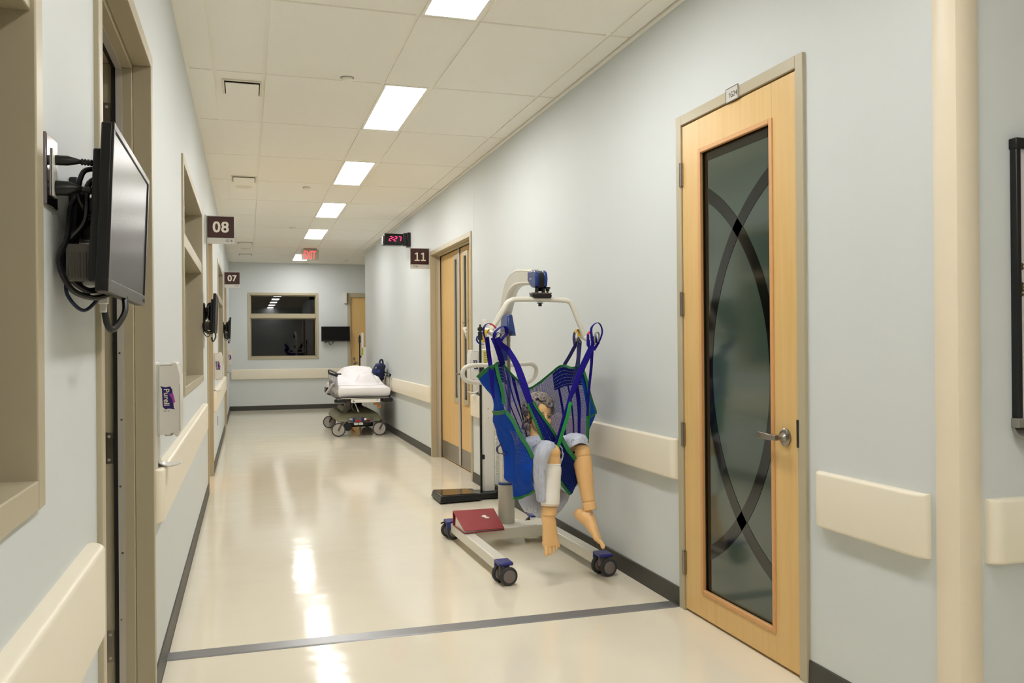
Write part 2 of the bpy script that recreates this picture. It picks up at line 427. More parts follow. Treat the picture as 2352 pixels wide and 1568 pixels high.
WIN = {1: (-.56, 1.66), 2: (5.16, 7.34), 3: (11.25, 13.45)}
DOOR = {1: (2.262, 3.50), 2: (8.25, 9.41), 3: (14.30, 15.50)}
holes = [(a + .045, b - .045, 1.11, DH - .044) for a, b in WIN.values()] + [(a + .045, b - .045, 0, DH - .038) for a, b in DOOR.values()]
mb = MB(); wall_panels(mb, 'y', YB, YF, XL - .19, XL, 0, CZ, holes)
struct(mb.build('wall_left', 'wall', smooth=0), 'pale blue-grey left corridor wall')
D5 = (2.865, 3.905); D4 = (8.09, 10.05)
mb = MB(); wall_panels(mb, 'y', YR, YE, XR, XR + .19, 0, CZ, [(D5[0] + .045, D5[1] - .045, 0, 2.446), (D4[0] + .045, D4[1] - .045, 0, DH - .03)])
mb.box(XR - .0012, XR, 8.0, 8.004, DH, CZ)
struct(mb.build('wall_right', 'wall', smooth=0), 'pale blue-grey right corridor wall behind the patient lift')
FW = (.02, 1.447, 1.055, 2.44)
mb = MB(); wall_panels(mb, 'x', XL - .19, XE, YF, YF + .19, 0, CZ, [(FW[0] + .03, FW[1] - .03, FW[2] + .03, FW[3] - .03), (2.095, 3.03, 0, 2.36)])
struct(mb.build('wall_far', 'wall', smooth=0), 'pale blue-grey end wall with the dark window')
mb = MB(); mb.box(XR + .19, XE, YR, YR + .15, 0, CZ)
struct(mb.build('wall_return', 'wall', smooth=0), 'pale blue-grey wall holding the whiteboard at the right edge')
mb = MB(); mb.box(XR + .19, XE, YE - .15, YE, 0, CZ); mb.box(XE, XE + .15, YE - .15, YF + .19, 0, CZ)
struct(mb.build('wall_side_passage', 'wall', smooth=0), 'side passage wall beyond the right corridor wall')
mb = MB(); mb.box(XL - .19, XE + .15, YB - .15, YB, 0, CZ)
struct(mb.build('wall_back', 'wall', smooth=0), 'wall behind the viewer')
mb = MB(); mb.box(XE, XE + .15, YB, YR + .15, 0, CZ)
struct(mb.build('wall_east', 'wall', smooth=0), 'east wall of the open bay')
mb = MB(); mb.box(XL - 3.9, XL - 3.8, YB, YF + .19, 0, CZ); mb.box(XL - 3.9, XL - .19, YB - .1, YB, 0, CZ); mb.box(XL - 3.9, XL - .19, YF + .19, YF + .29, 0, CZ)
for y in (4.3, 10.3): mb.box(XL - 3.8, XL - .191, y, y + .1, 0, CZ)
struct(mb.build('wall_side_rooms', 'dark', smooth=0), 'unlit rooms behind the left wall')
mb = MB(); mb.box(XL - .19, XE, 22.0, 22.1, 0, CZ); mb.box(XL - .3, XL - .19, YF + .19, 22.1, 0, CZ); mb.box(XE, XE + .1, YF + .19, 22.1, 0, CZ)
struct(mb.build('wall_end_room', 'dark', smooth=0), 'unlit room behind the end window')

# ceiling: tee grid with lay-in tiles, two-by-four modules and one-foot strips
cols = [(-.348, -.181), (-.181, .115), (.115, .8674), (.8674, 1.197), (1.197, 1.945), (1.945, 2.085)]
mb = MB(); mb.box(XL - 3.9, XE + .15, YB - .15, 22.1, CZ + .004, CZ + .12)
mb.use(1)
g = .011
LIGHT_ROWS = [-8, -6, -4, -2, 0, 2, 4, 6, 9]
VENTS = {(1, 0): 1}
def tiles(cols, r0, r1, skip=lambda ci, ri: False):
    for ri in range(r0, r1):
        y0 = ROW0 + ri * ROW; y1 = y0 + ROW
        y0c, y1c = max(y0, YB), min(y1, YF)
        if y1c - y0c < .05: continue
        for ci, (x0, x1) in enumerate(cols):
            if skip(ci, ri): continue
            mb.box(x0 + g, x1 - g, y0c + g, y1c - g, CZ - .0045, CZ + .004)
tiles(cols, -8, 11, lambda c, r: c == 3 and r in LIGHT_ROWS)
bay = [(XR + .02 + i * .62, XR + .64 + i * .62) for i in range(5)]
tiles(bay, -8, -3); tiles(bay, 9, 11)
mb.use(0)
struct(mb.build('ceiling', ['tee', 'tile'], smooth=0), 'cream suspended tile ceiling')
mb = MB(); mb.prism([(0, 0), (.024, 0), (.024, .012), (.0, .012)], (XR - .024, YR, CZ - .012), (1, 0, 0), (0, 0, 1), -(YE - YR))
mb.prism([(0, 0), (.02, 0), (.02, .009), (.0, .009)], (XL, YB, CZ - .009), (1, 0, 0), (0, 0, 1), -(YF - YB))
mb.box(XL, XE, YF - .02, YF, CZ - .009, CZ)
struct(mb.build('trim_2', 'tee', smooth=0), 'cream wall angle along the ceiling edge')

def baseboard(name, pieces, label):
    mb = MB()
    for (x0, y0), (x1, y1), n in pieces:
        d = Vector((x1 - x0, y1 - y0, 0)); L = d.length; d.normalize(); nv = Vector((n[0], n[1], 0))
        flip = d.cross(Vector((0, 0, 1))).dot(nv)
        poly = [(0, 0), (.012, 0), (.009, .006), (.006, .092), (.003, .096), (0, .096)]
        if nv.cross(Vector((0, 0, 1))).dot(d) > 0: mb.prism(poly, (x0, y0, 0), nv, (0, 0, 1), L)
        else: mb.prism(poly, (x0, y0, 0), nv, (0, 0, 1), -L)
    struct(mb.build(name, 'base', smooth=0), label)
baseboard('baseboard_left', [((XL, a), (XL, b), (1, 0)) for a, b in ((YB, DOOR[1][0]), (DOOR[1][1], DOOR[2][0]), (DOOR[2][1], DOOR[3][0]), (DOOR[3][1], YF))], 'dark rubber baseboard of the left wall')
baseboard('baseboard_right', [((XR, a), (XR, b), (-1, 0)) for a, b in ((YR + .08, D5[0]), (D5[1], D4[0]), (D4[1], YE))], 'dark rubber baseboard of the right wall')
baseboard('baseboard_far', [((XL, YF), (2.05, YF), (0, -1)), ((3.08, YF), (XE, YF), (0, -1))], 'dark rubber baseboard of the end wall')
baseboard('baseboard_return', [((XR + .08, YR), (XE, YR), (0, -1))], 'dark rubber baseboard under the whiteboard')

# left-hand windows: taupe pressed-metal frames with a mid rail
def window(n, a, b, z0, z1, rail, plane, label):
    """plane 'L': in the left wall, a..b along y; plane 'F': in the far wall, a..b along x"""
    def P(s, d, z): return (XL - d, s, z) if plane == 'L' else (s, YF + d, z)
    def bx(mb, s0, s1, d0, d1, za, zb):
        p, q = P(s0, d0, za), P(s1, d1, zb); mb.box(p[0], q[0], p[1], q[1], za, zb)
    root = bpy.data.objects.new('window_%d' % n, None); COL.objects.link(root); root.location = P((a + b) / 2, 0, z0); struct(root, label)
    fr = MB(); fw = .05; dp = .185 if plane == 'L' else .16
    for s0, s1, za, zb in ((a, a + fw, z0, z1), (b - fw, b, z0, z1), (a + fw, b - fw, z1 - fw, z1), (a + fw, b - fw, z0, z0 + fw)):
        bx(fr, s0, s1, -.012, dp, za, zb)
    bx(fr, a + fw, b - fw, -.004, dp, rail - .04, rail + .04)
    gl = .115 if plane == 'L' else .06                                     # stops around the glass
    for s0, s1, za, zb in ((a + fw, a + fw + .018, z0 + fw, z1 - fw), (b - fw - .018, b - fw, z0 + fw, z1 - fw)):
        bx(fr, s0, s1, gl, dp, za, zb)
    for za, zb in ((z0 + fw, z0 + fw + .018), (z1 - fw - .018, z1 - fw), (rail + .04, rail + .058), (rail - .058, rail - .04)):
        bx(fr, a + fw, b - fw, gl, dp, za, zb)
    fr.build('window_frame', 'frame', root, bevel=.003)
    for za, zb in ((z0 + fw, rail - .04), (rail + .04, z1 - fw)):
        m2 = MB(); bx(m2, a + fw + .004, b - fw - .004, gl + .012, gl + .018, za + .004, zb - .004); m2.build('glass_pane', 'glass', root, smooth=0)
    return root
window(1, *WIN[1], 1.075, DH, 1.955, 'L', 'dark window in the left wall nearest the viewer')
window(2, *WIN[2], 1.065, DH, 1.97, 'L', 'dark window in the left wall beyond the first doorway')
window(3, *WIN[3], 1.065, DH, 1.97, 'L', 'dark window in the left wall beyond the second doorway')
window(4, FW[0], FW[1], FW[2], FW[3], 1.95, 'F', 'dark two-part window in the end wall')

# pressed-metal door frames with double rabbet
def frame_ring(mb, a, b, z1, segs):
    """segs: (depth0, depth1, inset) boxes lining the opening a..b on the left wall; inset counts from the outer edge"""
    for d0, d1, ins, out in segs:
        mb.box(XL - d1, XL - d0, a + out, a + ins, 0, z1 - ins); mb.box(XL - d1, XL - d0, b - ins, b - out, 0, z1 - ins)
        mb.box(XL - d1, XL - d0, a + out, b - out, z1 - ins, z1 - out)
def left_door(n, a, b, opened, label):
    root = bpy.data.objects.new('door_%d' % n, None); COL.objects.link(root); root.location = (XL, (a + b) / 2, 0); struct(root, label)
    z1 = DH + .005
    mb = MB(); frame_ring(mb, a, b, z1, [(-.013, .052, .05, 0), (.052, .108, .066, .03), (.108, .2, .05, .03), (.2, .212, .05, -.01)])
    mb.build('door_frame', 'frame', root, bevel=.003)
    # screwed-on aluminium weather strip with a black rubber lip along the stop
    mb = MB()
    for sgn, e in ((1, a + .066), (-1, b - .066)): mb.box(XL - .108, XL - .086, e, e + sgn * .005, .0, z1 - .066)
    mb.box(XL - .108, XL - .086, a + .066, b - .066, z1 - .071, z1 - .066)
    st = mb.build('seal_strip', 'alu', root, smooth=0)
    mb = MB()
    for sgn, e in ((1, a + .05), (-1, b - .05)): mb.box(XL - .122, XL - .108, e + sgn * .002, e + sgn * .019, .0, z1 - .05)
    mb.box(XL - .122, XL - .108, a + .05, b - .05, z1 - .069, z1 - .052)
    mb.build('rubber_seal', 'blackmat', root, smooth=0)
    if opened:
        for k in range(9):
            z = .1 + k * .245; m2 = MB(); y = b - .071
            m2.cyl((XL - .097 + .003 * (-1) ** k, y - .0022, z), (XL - .097 + .003 * (-1) ** k, y + .002, z), .0038, n=10); m2.build('screw', 'steel', st)
        for k, z in enumerate((.245, .975, 1.60, 2.19)):
            m2 = MB(); m2.box(XL - .178, XL - .126, b - .0525, b - .0495, z - .058, z + .058); h = m2.build('hinge', 'steel', root, bevel=.001)
            for q, (dx, dz) in enumerate(((.14, .043), (.158, .016), (.158, -.016), (.14, -.043))):
                m3 = MB(); m3.cyl((XL - dx, b - .0545, z + dz), (XL - dx, b - .052, z + dz), .0055, .0045, n=12); m3.build('screw', 'alu', h)
        m2 = MB(); m2.box(XL - 1.30, XL - .216, b - .005, b + .04, .012, 2.37); m2.build('door_leaf', 'wood', root, bevel=.002)
    else:
        m2 = MB(); m2.box(XL - .17, XL - .125, a + .053, b - .053, .012, z1 - .055); m2.build('door_leaf', 'wood', root, bevel=.002)
    return root
left_door(1, *DOOR[1], True, 'open doorway in the left wall beside the nearest monitor')
left_door(2, *DOOR[2], False, 'recessed doorway in the left wall beneath the 08 sign')
left_door(3, *DOOR[3], False, 'recessed doorway in the left wall beneath the 07 sign')

# door_4: pair of maple leaves with narrow lites in the right wall
root = bpy.data.objects.new('door_4', None); COL.objects.link(root); root.location = (XR, 9.07, 0); struct(root, 'pair of maple doors with narrow glass lites beneath the 11 sign')
mb = MB(); a, b = D4; z1 = DH + .01
for d0, d1, ins, out in ((-.013, .05, .05, 0), (.05, .1, .062, .03), (.1, .2, .05, .03)):
    mb.box(XR + d0, XR + d1, a + out, a + ins, 0, z1 - ins); mb.box(XR + d0, XR + d1, b - ins, b - out, 0, z1 - ins); mb.box(XR + d0, XR + d1, a + out, b - out, z1 - ins, z1 - out)
mb.build('door_frame', 'frame', root, bevel=.003)
mb = MB(); mb.box(XR + .07, XR + .1, b - .068, b - .062, 0, z1 - .062); mb.build('seal_strip', 'alu', root, smooth=0)
mb = MB(); mb.box(XR + .1, XR + .112, b - .066, b - .05, 0, z1 - .05); mb.box(XR + .1, XR + .112, a + .05, b - .05, z1 - .066, z1 - .05); mb.build('rubber_seal', 'blackmat', root, smooth=0)
xd = XR + .112
for y0, y1, lite in ((9.075, 9.985, (9.09, 9.30)), (8.155, 9.065, (8.665, 8.875))):
    lf = MB(); lf.box(xd, xd + .044, y0, y1, .012, z1 - .055); lf = lf.build('door_leaf', 'wood', root, bevel=.002)
    l0, l1 = lite
    mb = MB()
    for yy0, yy1, za, zb in ((l0, l0 + .05, .70, 2.33), (l1 - .05, l1, .70, 2.33), (l0 + .05, l1 - .05, .70, .75), (l0 + .05, l1 - .05, 2.28, 2.33)):
        mb.box(xd - .014, xd + .002, yy0, yy1, za, zb)
    mb.build('lite_frame', 'frame', lf, bevel=.003)
    mb = MB(); mb.box(xd - .003, xd + .001, l0 + .048, l1 - .048, .748, 2.282); mb.build('glass_pane', 'stripeglass', lf, smooth=0)
    mb = MB(); mb.box(xd - .002, xd, y0 + .03, y1 - .03, .02, .21); mb.build('kick_plate', 'steel', lf, smooth=0)
mb = MB(); mb.box(xd - .012, xd - .001, 9.035, 9.105, .02, z1 - .06); mb.build('astragal', 'alu', root, bevel=.002)
mb = MB(); mb.box(xd - .004, xd, 9.022, 9.035, .02, z1 - .06); mb.build('rubber_seal', 'blackmat', root, smooth=0)
h = MB(); h.lathe([(.03, 0), (.03, .006), (.012, .012), (.012, .05)], (xd, 8.99, 1.02), (-1, 0, 0)); h.tube([(xd - .05, 8.99, 1.02), (xd - .055, 8.93, 1.02), (xd - .055, 8.87, 1.022)], [.011, .011, .009], 10)
h.build('door_handle', 'steel', root)

# door_5: glazed maple door in the right wall
root = bpy.data.objects.new('door_5', None); COL.objects.link(root); root.location = (XR, 3.385, 0); struct(root, 'maple door with tall frosted glass panel in the right wall')
a, b = D5; z1 = 2.487; mb = MB()
for s0, s1, za, zb in ((a, a + .05, 0, z1), (b - .05, b, 0, z1), (a + .05, b - .05, z1 - .05, z1)): mb.box(XR - .014, XR + .18, s0, s1, za, zb)
for s0, s1, za, zb in ((a + .05, a + .066, 0, z1 - .05), (b - .066, b - .05, 0, z1 - .05), (a + .066, b - .066, z1 - .066, z1 - .05)): mb.box(XR + .052, XR + .1, s0, s1, za, zb)
mb.build('door_frame', 'frame', root, bevel=.003)
l0, l1 = 2.919, 3.851; g0, g1, gz0, gz1 = 3.085, 3.685, .135, 2.277
lf = MB(); x0, x1 = XR - .006, XR + .04
lf.box(x0, x1, l0, g0, .012, 2.43); lf.box(x0, x1, g1, l1, .012, 2.43); lf.box(x0, x1, g0, g1, .012, gz0); lf.box(x0, x1, g0, g1, gz1, 2.43)
leaf = lf.build('door_leaf', 'wood', root, bevel=.002)
mb = MB()
for s0, s1, za, zb in ((g0 - .006, g0 + .016, gz0 - .006, gz1 + .006), (g1 - .016, g1 + .006, gz0 - .006, gz1 + .006), (g0 + .016, g1 - .016, gz0 - .006, gz0 + .016), (g0 + .016, g1 - .016, gz1 - .016, gz1 + .006)):
    mb.box(x0 - .007, x0 + .012, s0, s1, za, zb)
mb.build('glazing_bead', 'woodbead', leaf, bevel=.004)
xg = x0 + .018
mb = MB(); mb.box(xg, xg + .006, g0, g1, gz0, gz1); gp = mb.build('glass_pane', 'frost', leaf, smooth=0)
# clear border and two crossing clear arcs left in the frosting
def arc_band(yc, rad, wid, zmid, side):
    outer, inner = [], []
    lo, hi, zl, zh = g0 + .02, g1 - .02, gz0 + .02, gz1 - .02
    n = 80; L = []
    for k in range(n + 1):
        z = zl + (zh - zl) * k / n; dz = z - zmid
        for lst, rr in ((outer, rad + wid / 2), (inner, rad - wid / 2)):
            yy = yc + side * math.sqrt(max(rr * rr - dz * dz, 0)); lst.append((yy, z))
    m2 = MB()
    for k in range(n):
        q = [outer[k], outer[k + 1], inner[k + 1], inner[k]]
        ys = [p[0] for p in q]
        if max(ys) < lo or min(ys) > hi: continue
        q = [(min(max(y, lo), hi), z) for y, z in q]
        m2.add([(xg - .0015, y, z) for y, z in q] + [(xg, y, z) for y, z in q], [(0, 1, 2, 3), (3, 2, 1, 0)])
    return m2
mbs = MB()
for s0, s1, za, zb in ((g1 - .05, g1 - .016, gz0, gz1), (g0 + .016, g0 + .03, gz0, gz1), (g0 + .03, g1 - .05, gz1 - .06, gz1)): mbs.box(xg - .0012, xg, s0, s1, za, zb)
ARCS = []
mbs.build('clear_glass_border', 'stripeglass', leaf, smooth=0)
for yc, rad, zmid, side in ((4.067, .96, 1.195, -1), (2.672, .962, 1.21, 1)):
    arc_band(yc, rad, .062, zmid, side).build('clear_glass_arc', 'stripeglass', leaf, smooth=0)
for z in (2.19, 1.54, .885, .24):
    m2 = MB(); m2.cyl((XR - .014, l1 + .006, z - .06), (XR - .014, l1 + .006, z + .06), .0085, n=14)
    for q in (-.036, -.012, .012, .036): m2.cyl((XR - .014, l1 + .006, z + q - .0008), (XR - .014, l1 + .006, z + q + .0008), .0092, n=14)
    m2.box(XR - .016, XR - .006, l1 - .01, l1 + .02, z - .056, z + .056); m2.build('hinge', 'steel', root, smooth=40)
h = MB(); hy, hz = 3.003, .957
h.lathe([(.036, 0), (.036, .008), (.03, .013), (.02, .014), (.016, .02), (.012, .03), (.012, .055)], (x0, hy, hz), (-1, 0, 0))
hd = h.build('door_handle', 'steel', root)
h = MB(); h.loft([[(x0 - dx + sx * t, hy + dy, hz + sz * hh) for sx, sz in ((-1, -1), (1, -1), (1, 1), (-1, 1))] for dx, dy, t, hh in ((.052, -.012, .01, .011), (.055, .03, .010, .012), (.052, .09, .006, .014), (.046, .14, .005, .014), (.04, .15, .004, .012))])
h.build('lever', 'steel', hd, bevel=.002)
h = MB(); h.box(XR - .0165, x0 + .004, l0 - .012, l0 - .0005, .925, 1.035); h.build('latch_plate', 'black', root, smooth=0)

# door_6 in the far wall
root = bpy.data.objects.new('door_6', None); COL.objects.link(root); root.location = (2.56, YF, 0); struct(root, 'maple door at the right of the end wall')
mb = MB(); z1 = 2.452
for s0, s1, za, zb in ((2.052, 2.118, 0, z1), (3.01, 3.076, 0, z1), (2.118, 3.01, z1 - .09, z1)): mb.box(s0, s1, YF - .014, YF + .15, za, zb)
mb.build('door_frame', 'frame', root, bevel=.003)
mb = MB(); mb.box(2.12, 3.008, YF + .03, YF + .074, .01, z1 - .092); lf = mb.build('door_leaf', 'wood', root, bevel=.002)
h = MB(); h.lathe([(.035, 0), (.035, .01), (.012, .014), (.012, .05)], (2.2, YF + .03, .955), (0, -1, 0)); h.tube([(2.2, YF - .02, .955), (2.25, YF - .025, .955), (2.31, YF - .025, .955)], [.011, .011, .009], 10)
h.build('door_handle', 'steel', root)
h = MB(); h.lathe([(.028, 0), (.028, .012), (.02, .016)], (2.185, YF + .03, 1.05), (0, -1, 0)); h.build('lock', 'steel', root)

# ---------------------------------------------------------------- ceiling fixtures
lname = {-8: 'ceiling light panel behind the viewer, furthest back', -6: 'ceiling light panel just behind the viewer', -4: 'ceiling light panel over the first window, above the top of the frame', -2: 'ceiling light panel cut by the top of the frame', 0: 'largest whole ceiling light panel, second from the viewer',
         2: 'ceiling light panel third from the viewer', 4: 'ceiling light panel fourth from the viewer', 6: 'ceiling light panel fifth from the viewer, before the exit sign', 9: 'ceiling light panel furthest away, half hidden by the exit sign'}
first = None
for r in LIGHT_ROWS:
    y0 = ROW0 + r * ROW; loc = (1.032, y0 + ROW / 2, CZ)
    if first is None:
        first = thing('ceiling_light', loc, lname[r], 'light', 'ceiling light panels')
        hx, hy = .151, ROW / 2 - .011
        mb = MB()
        for xa, xb, ya, yb in ((-hx, -hx + .016, -hy, hy), (hx - .016, hx, -hy, hy), (-hx + .016, hx - .016, -hy, -hy + .016), (-hx + .016, hx - .016, hy - .016, hy)):
            mb.box(loc[0] + xa, loc[0] + xb, loc[1] + ya, loc[1] + yb, CZ - .007, CZ + .003)
        mb.build('light_frame', 'tee', first, smooth=0)
        mb = MB(); mb.box(loc[0] - hx + .016, loc[0] + hx - .016, loc[1] - hy + .016, loc[1] + hy - .016, CZ - .004, CZ + .003)
        mb.build('diffuser', 'lamp', first, smooth=0)
    else: dup(first, loc, lname[r])
def bay_light(loc, label):
    dup(first, loc, label)
bay_light((3.2, -1.0, CZ), 'ceiling light panel in the bay to the right of the viewer')
bay_light((3.2, 17.3, CZ), 'added unseen light panel in the side passage, brightening the far end of the corridor')  # out-of-view panel added to lift the dim far end of the corridor

# linear air grilles: recessed slot with an angled blade
def vent(y, label, first=[None]):
    loc = (-.018, y, CZ)
    if first[0] is not None: return dup(first[0], loc, label)
    t = thing('ceiling_vent', loc, label, 'air vent', 'ceiling air vents'); first[0] = t
    mb = MB(); w_, l_ = .125, .165
    for xa, xb, ya, yb in ((-w_, -w_ + .014, -l_, l_), (w_ - .014, w_, -l_, l_), (-w_ + .014, w_ - .014, -l_, -l_ + .016), (-w_ + .014, w_ - .014, l_ - .016, l_)):
        mb.box(loc[0] + xa, loc[0] + xb, y + ya, y + yb, CZ - .014, CZ - .0046)
    mb.build('vent_frame', 'ventgrey', t, bevel=.002)
    mb = MB(); mb.box(loc[0] - w_ + .014, loc[0] + w_ - .014, y - l_ + .016, y + l_ - .016, CZ - .006, CZ - .0046); mb.build('vent_slot', 'hole', t, smooth=0)
    mb = MB(); mb.box(loc[0] - w_ + .020, loc[0] + w_ - .020, y - l_ + .045, y + l_ - .018, CZ - .019, CZ - .013); mb.build('vent_blade', 'tee', t, bevel=.002)
    return t
vent(5.95, 'ceiling air vent nearest the viewer'); vent(9.22, 'ceiling air vent beside the first round speaker'); vent(15.0, 'ceiling air vent above the 08 sign, far down the corridor'); vent(16.9, 'ceiling air vent furthest down the corridor')
def disc(name, y, x, r, h, m, label, cat, group, store={}):
    if name in store: return dup(store[name], (x, y, CZ - .0046), label)
    t = thing(name, (x, y, CZ - .0046), label, cat, group); store[name] = t
    mb = MB(); mb.lathe([(.001, -h), (r * .86, -h), (r, -h * .7), (r, 0)], (x, y, CZ - .0046), (0, 0, 1), 32); mb.build('cover', m, t)
    if name == 'sprinkler':
        mb = MB(); mb.lathe([(r * 1.22, 0), (r * 1.25, .002), (r * .9, .002)], (x, y, CZ - .0066), (0, 0, 1), 32); mb.build('rim', 'steel', t)
    else:
        mb = MB(); mb.lathe([(r * 1.0, -.002), (r * 1.12, -.004), (r * 1.14, 0)], (x, y, CZ - .0046), (0, 0, 1), 32); mb.build('rim', 'tee', t)
    return t
G = 'round ceiling sprinkler covers'
disc('sprinkler', 5.56, .628, .036, .022, 'tee', 'round sprinkler cover on the ceiling nearest the viewer', 'sprinkler', G)
disc('sprinkler', 9.55, .632, .036, .022, 'tee', 'round sprinkler cover on the ceiling, second from the viewer', 'sprinkler', G)
disc('sprinkler', 12.9, .651, .036, .022, 'tee', 'round sprinkler cover on the ceiling, third from the viewer', 'sprinkler', G)
disc('sprinkler', 17.73, 1.963, .036, .022, 'tee', 'round sprinkler cover above the far maple door', 'sprinkler', G)
G = 'round ceiling speakers'
disc('ceiling_speaker', 9.70, -.02, .085, .006, 'ventgrey', 'round ceiling speaker nearest the viewer', 'speaker', G)
disc('ceiling_speaker', 15.88, .0, .085, .006, 'ventgrey', 'round ceiling speaker, second down the corridor', 'speaker', G)

# exit sign hanging from the ceiling
t = thing('exit_sign', (1.08, 15.6, CZ), 'illuminated red EXIT sign hanging from the ceiling', 'exit sign')
mb = MB(); mb.box(.97, 1.2, 15.57, 15.63, CZ - .028, CZ - .0046); mb.build('canopy', 'steel', t, bevel=.004)
mb = MB(); mb.box(.93, 1.237, 15.592, 15.608, CZ - .212, CZ - .028); mb.build('sign_panel', 'exitpanel', t, bevel=.002)
mb = MB(); mb.text('EXIT', (1.082, 15.592, CZ - .12), (1, 0, 0), (0, 0, 1), .142, bold=.012, width=.205, extrude=.0012)
mb.add([(.953, 15.591, CZ - .12), (.968, 15.591, CZ - .108), (.968, 15.591, CZ - .132), (.953, 15.5915, CZ - .12), (.968, 15.5915, CZ - .108), (.968, 15.5915, CZ - .132)], [(0, 2, 1), (3, 4, 5), (0, 1, 4, 3), (1, 2, 5, 4), (2, 0, 3, 5)])
mb.build('exit_lettering', 'exitred', t, smooth=0)

# ---------------------------------------------------------------- wall guards (crash rails)
def guard(p0, p1, n, z0, z1, label, d=.042):
    """bumper rail from p0 to p1 (plan points) standing d off the wall, rounded over top, bottom and ends"""
    p0, p1, nv = Vector((*p0, 0)), Vector((*p1, 0)), Vector((*n, 0)); u = (p1 - p0).normalized(); L = (p1 - p0).length
    rings = []
    def ring(s, dd):
        q = p0 + u * s; c = min(.012, dd * .5); arc = [(dd - c + c * math.sin(t), c - c * math.cos(t)) for t in (0, .4, .8, 1.2, math.pi / 2)]
        pts = [(0, z0 + .003)] + [(a, z0 + b) for a, b in arc] + [(a, z1 - b) for a, b in reversed(arc)] + [(0, z1 - .003)]
        return [q + nv * a + Vector((0, 0, z)) for a, z in pts]
    e = min(.05, L * .2)
    e = min(e, .042); st = [(e * (1 - math.cos(t)), .25 + .75 * math.sin(t)) for t in (0, .2, .45, .7, .95, 1.25, math.pi / 2)]
    for s, k in st + [(L - s, k) for s, k in reversed(st)]: rings.append(ring(s, d * k))
    mb = MB(); mb.loft(rings)
    o = mb.build('wall_guard', 'guard', smooth=40); tag(o, label, 'wall guard', 'cream wall guards')
    return o
guard((XL, YB + .1), (XL, 2.13), (1, 0), .70, .907, 'cream wall guard on the left wall, ending at the open doorway')
guard((XL, 3.51), (XL, 7.42), (1, 0), .672, .878, 'cream wall guard on the left wall under the nearest hand sanitizer dispenser')
guard((XL, 9.45), (XL, 14.0), (1, 0), .66, .87, 'cream wall guard on the left wall between the 08 and 07 doorways')
guard((XL + .02, YF), (1.99, YF), (0, -1), .645, .85, 'cream wall guard on the end wall below the dark window')
guard((XR, 10.09), (XR, 15.9), (-1, 0), .645, .84, 'cream wall guard on the right wall behind the hospital bed')
guard((XR, 3.915), (XR, 8.06), (-1, 0), .648, .855, 'long cream wall guard on the right wall behind the patient lift')
guard((XR, 2.236), (XR, 2.79), (-1, 0), .642, .852, 'short cream wall guard between the maple glass door and the corner guard')
guard((2.205, YR), (4.5, YR), (0, -1), .648, .852, 'cream wall guard under the whiteboard at the right edge')
mb = MB(); cg = .085; tk = .012
pts = [(XR, YR + cg), (XR - tk * .7, YR + cg), (XR - tk, YR + cg - .004), (XR - tk, YR + .006), (XR - tk + .004, YR - tk + .003), (XR + .004, YR - tk), (XR + cg - .01, YR - tk), (XR + cg - .006, YR - tk * .7), (XR + cg - .006, YR), (XR + .001, YR), (XR, YR + .001)]
mb.prism([(p[0], p[1]) for p in pts], (0, 0, .0), (1, 0, 0), (0, 1, 0), CZ - .003)
tag(mb.build('corner_guard', 'corner', smooth=60, origin=(XR, YR, 0)), 'full-height cream corner guard at the right end of the wall', 'corner guard')

# ---------------------------------------------------------------- flag signs
def flag_sign(y, side, num, code, align, label):
    x = XL if side == 'L' else XR; s = 1 if side == 'L' else -1
    t = thing('room_sign', (x, y, 2.39), label, 'sign', 'maroon room number flag signs')
    x0, x1 = (x + .022, x + .245) if side == 'L' else (x - .235, x - .012)
    zb, zt = 2.305, 2.49
    mb = MB(); mb.box(min(x0, x1), max(x0, x1), y - .006, y + .006, zb, zt); pl = mb.build('sign_plate', 'maroon', t, bevel=.002)
    mb = MB(); mb.box(min(x, x1), max(x, x1 if side == 'L' else x1), y + .007, y + .011, zb - .055, zt + .008)
    if side == 'R': mb.box(x0, x, y + .007, y + .011, zb - .055, zt + .008)
    mb.box(x, x + s * .012, y - .02, y + .02, zb - .055, zt + .01)
    mb.build('clear_backing', 'clear', t, bevel=.001)
    mb = MB(); mb.box(x0 - .004, x1 + .004 if side == 'L' else x1, y - .004, y + .006, zb - .055, zb - .004); st = mb.build('code_strip', 'clear', t, bevel=.001)
    cx = (x0 + x1) / 2; mb = MB()
    if num == '11':
        P = [(-.30, -.5), (.30, -.5), (.30, -.38), (.085, -.38), (.085, .5), (-.06, .5), (-.27, .40), (-.27, .27), (-.075, .31), (-.075, -.38), (-.30, -.38)]
        for dx in (-.037, .037): mb.prism([(p[0] * .1, p[1] * .098) for p in P], (cx + .006 + dx, y - .0062, zb + .088), (1, 0, 0), (0, 0, 1), .0008)
    else:
        for ek, (ex, ez) in enumerate(((-.0032, -.0022), (.0032, -.0022), (-.0032, .0022), (.0032, .0022), (0, 0))): mb.text(num, (cx + ex, y - .006, (zb + zt) / 2 + ez), (1, 0, 0), (0, 0, 1), .092, width=.128, spacing=1.08, extrude=.0006 + ek * .00025)
    mb.build('room_number', 'letter', pl, smooth=0)
    mb = MB(); mb.code(code, ((x1 - .012, y - .0042, zb - .027) if align == 'RIGHT' else (x0 + .025, y - .0042, zb - .027)), (1, 0, 0), (0, 0, 1), .021, align=align)
    mb.build('room_code', 'ink', st, smooth=0)
flag_sign(7.98, 'L', '08', '1G16', 'RIGHT', 'maroon flag sign reading 08 on the left wall')
flag_sign(14.02, 'L', '07', '1G17', 'RIGHT', 'maroon flag sign reading 07 on the left wall')
flag_sign(10.1, 'R', '11', '1G26', 'LEFT', 'maroon flag sign reading 11 beside the double maple doors')
t = thing('name_plate', (XR - .014, 3.367, 2.462), 'small white plate reading 1G24 above the maple glass door', 'sign')
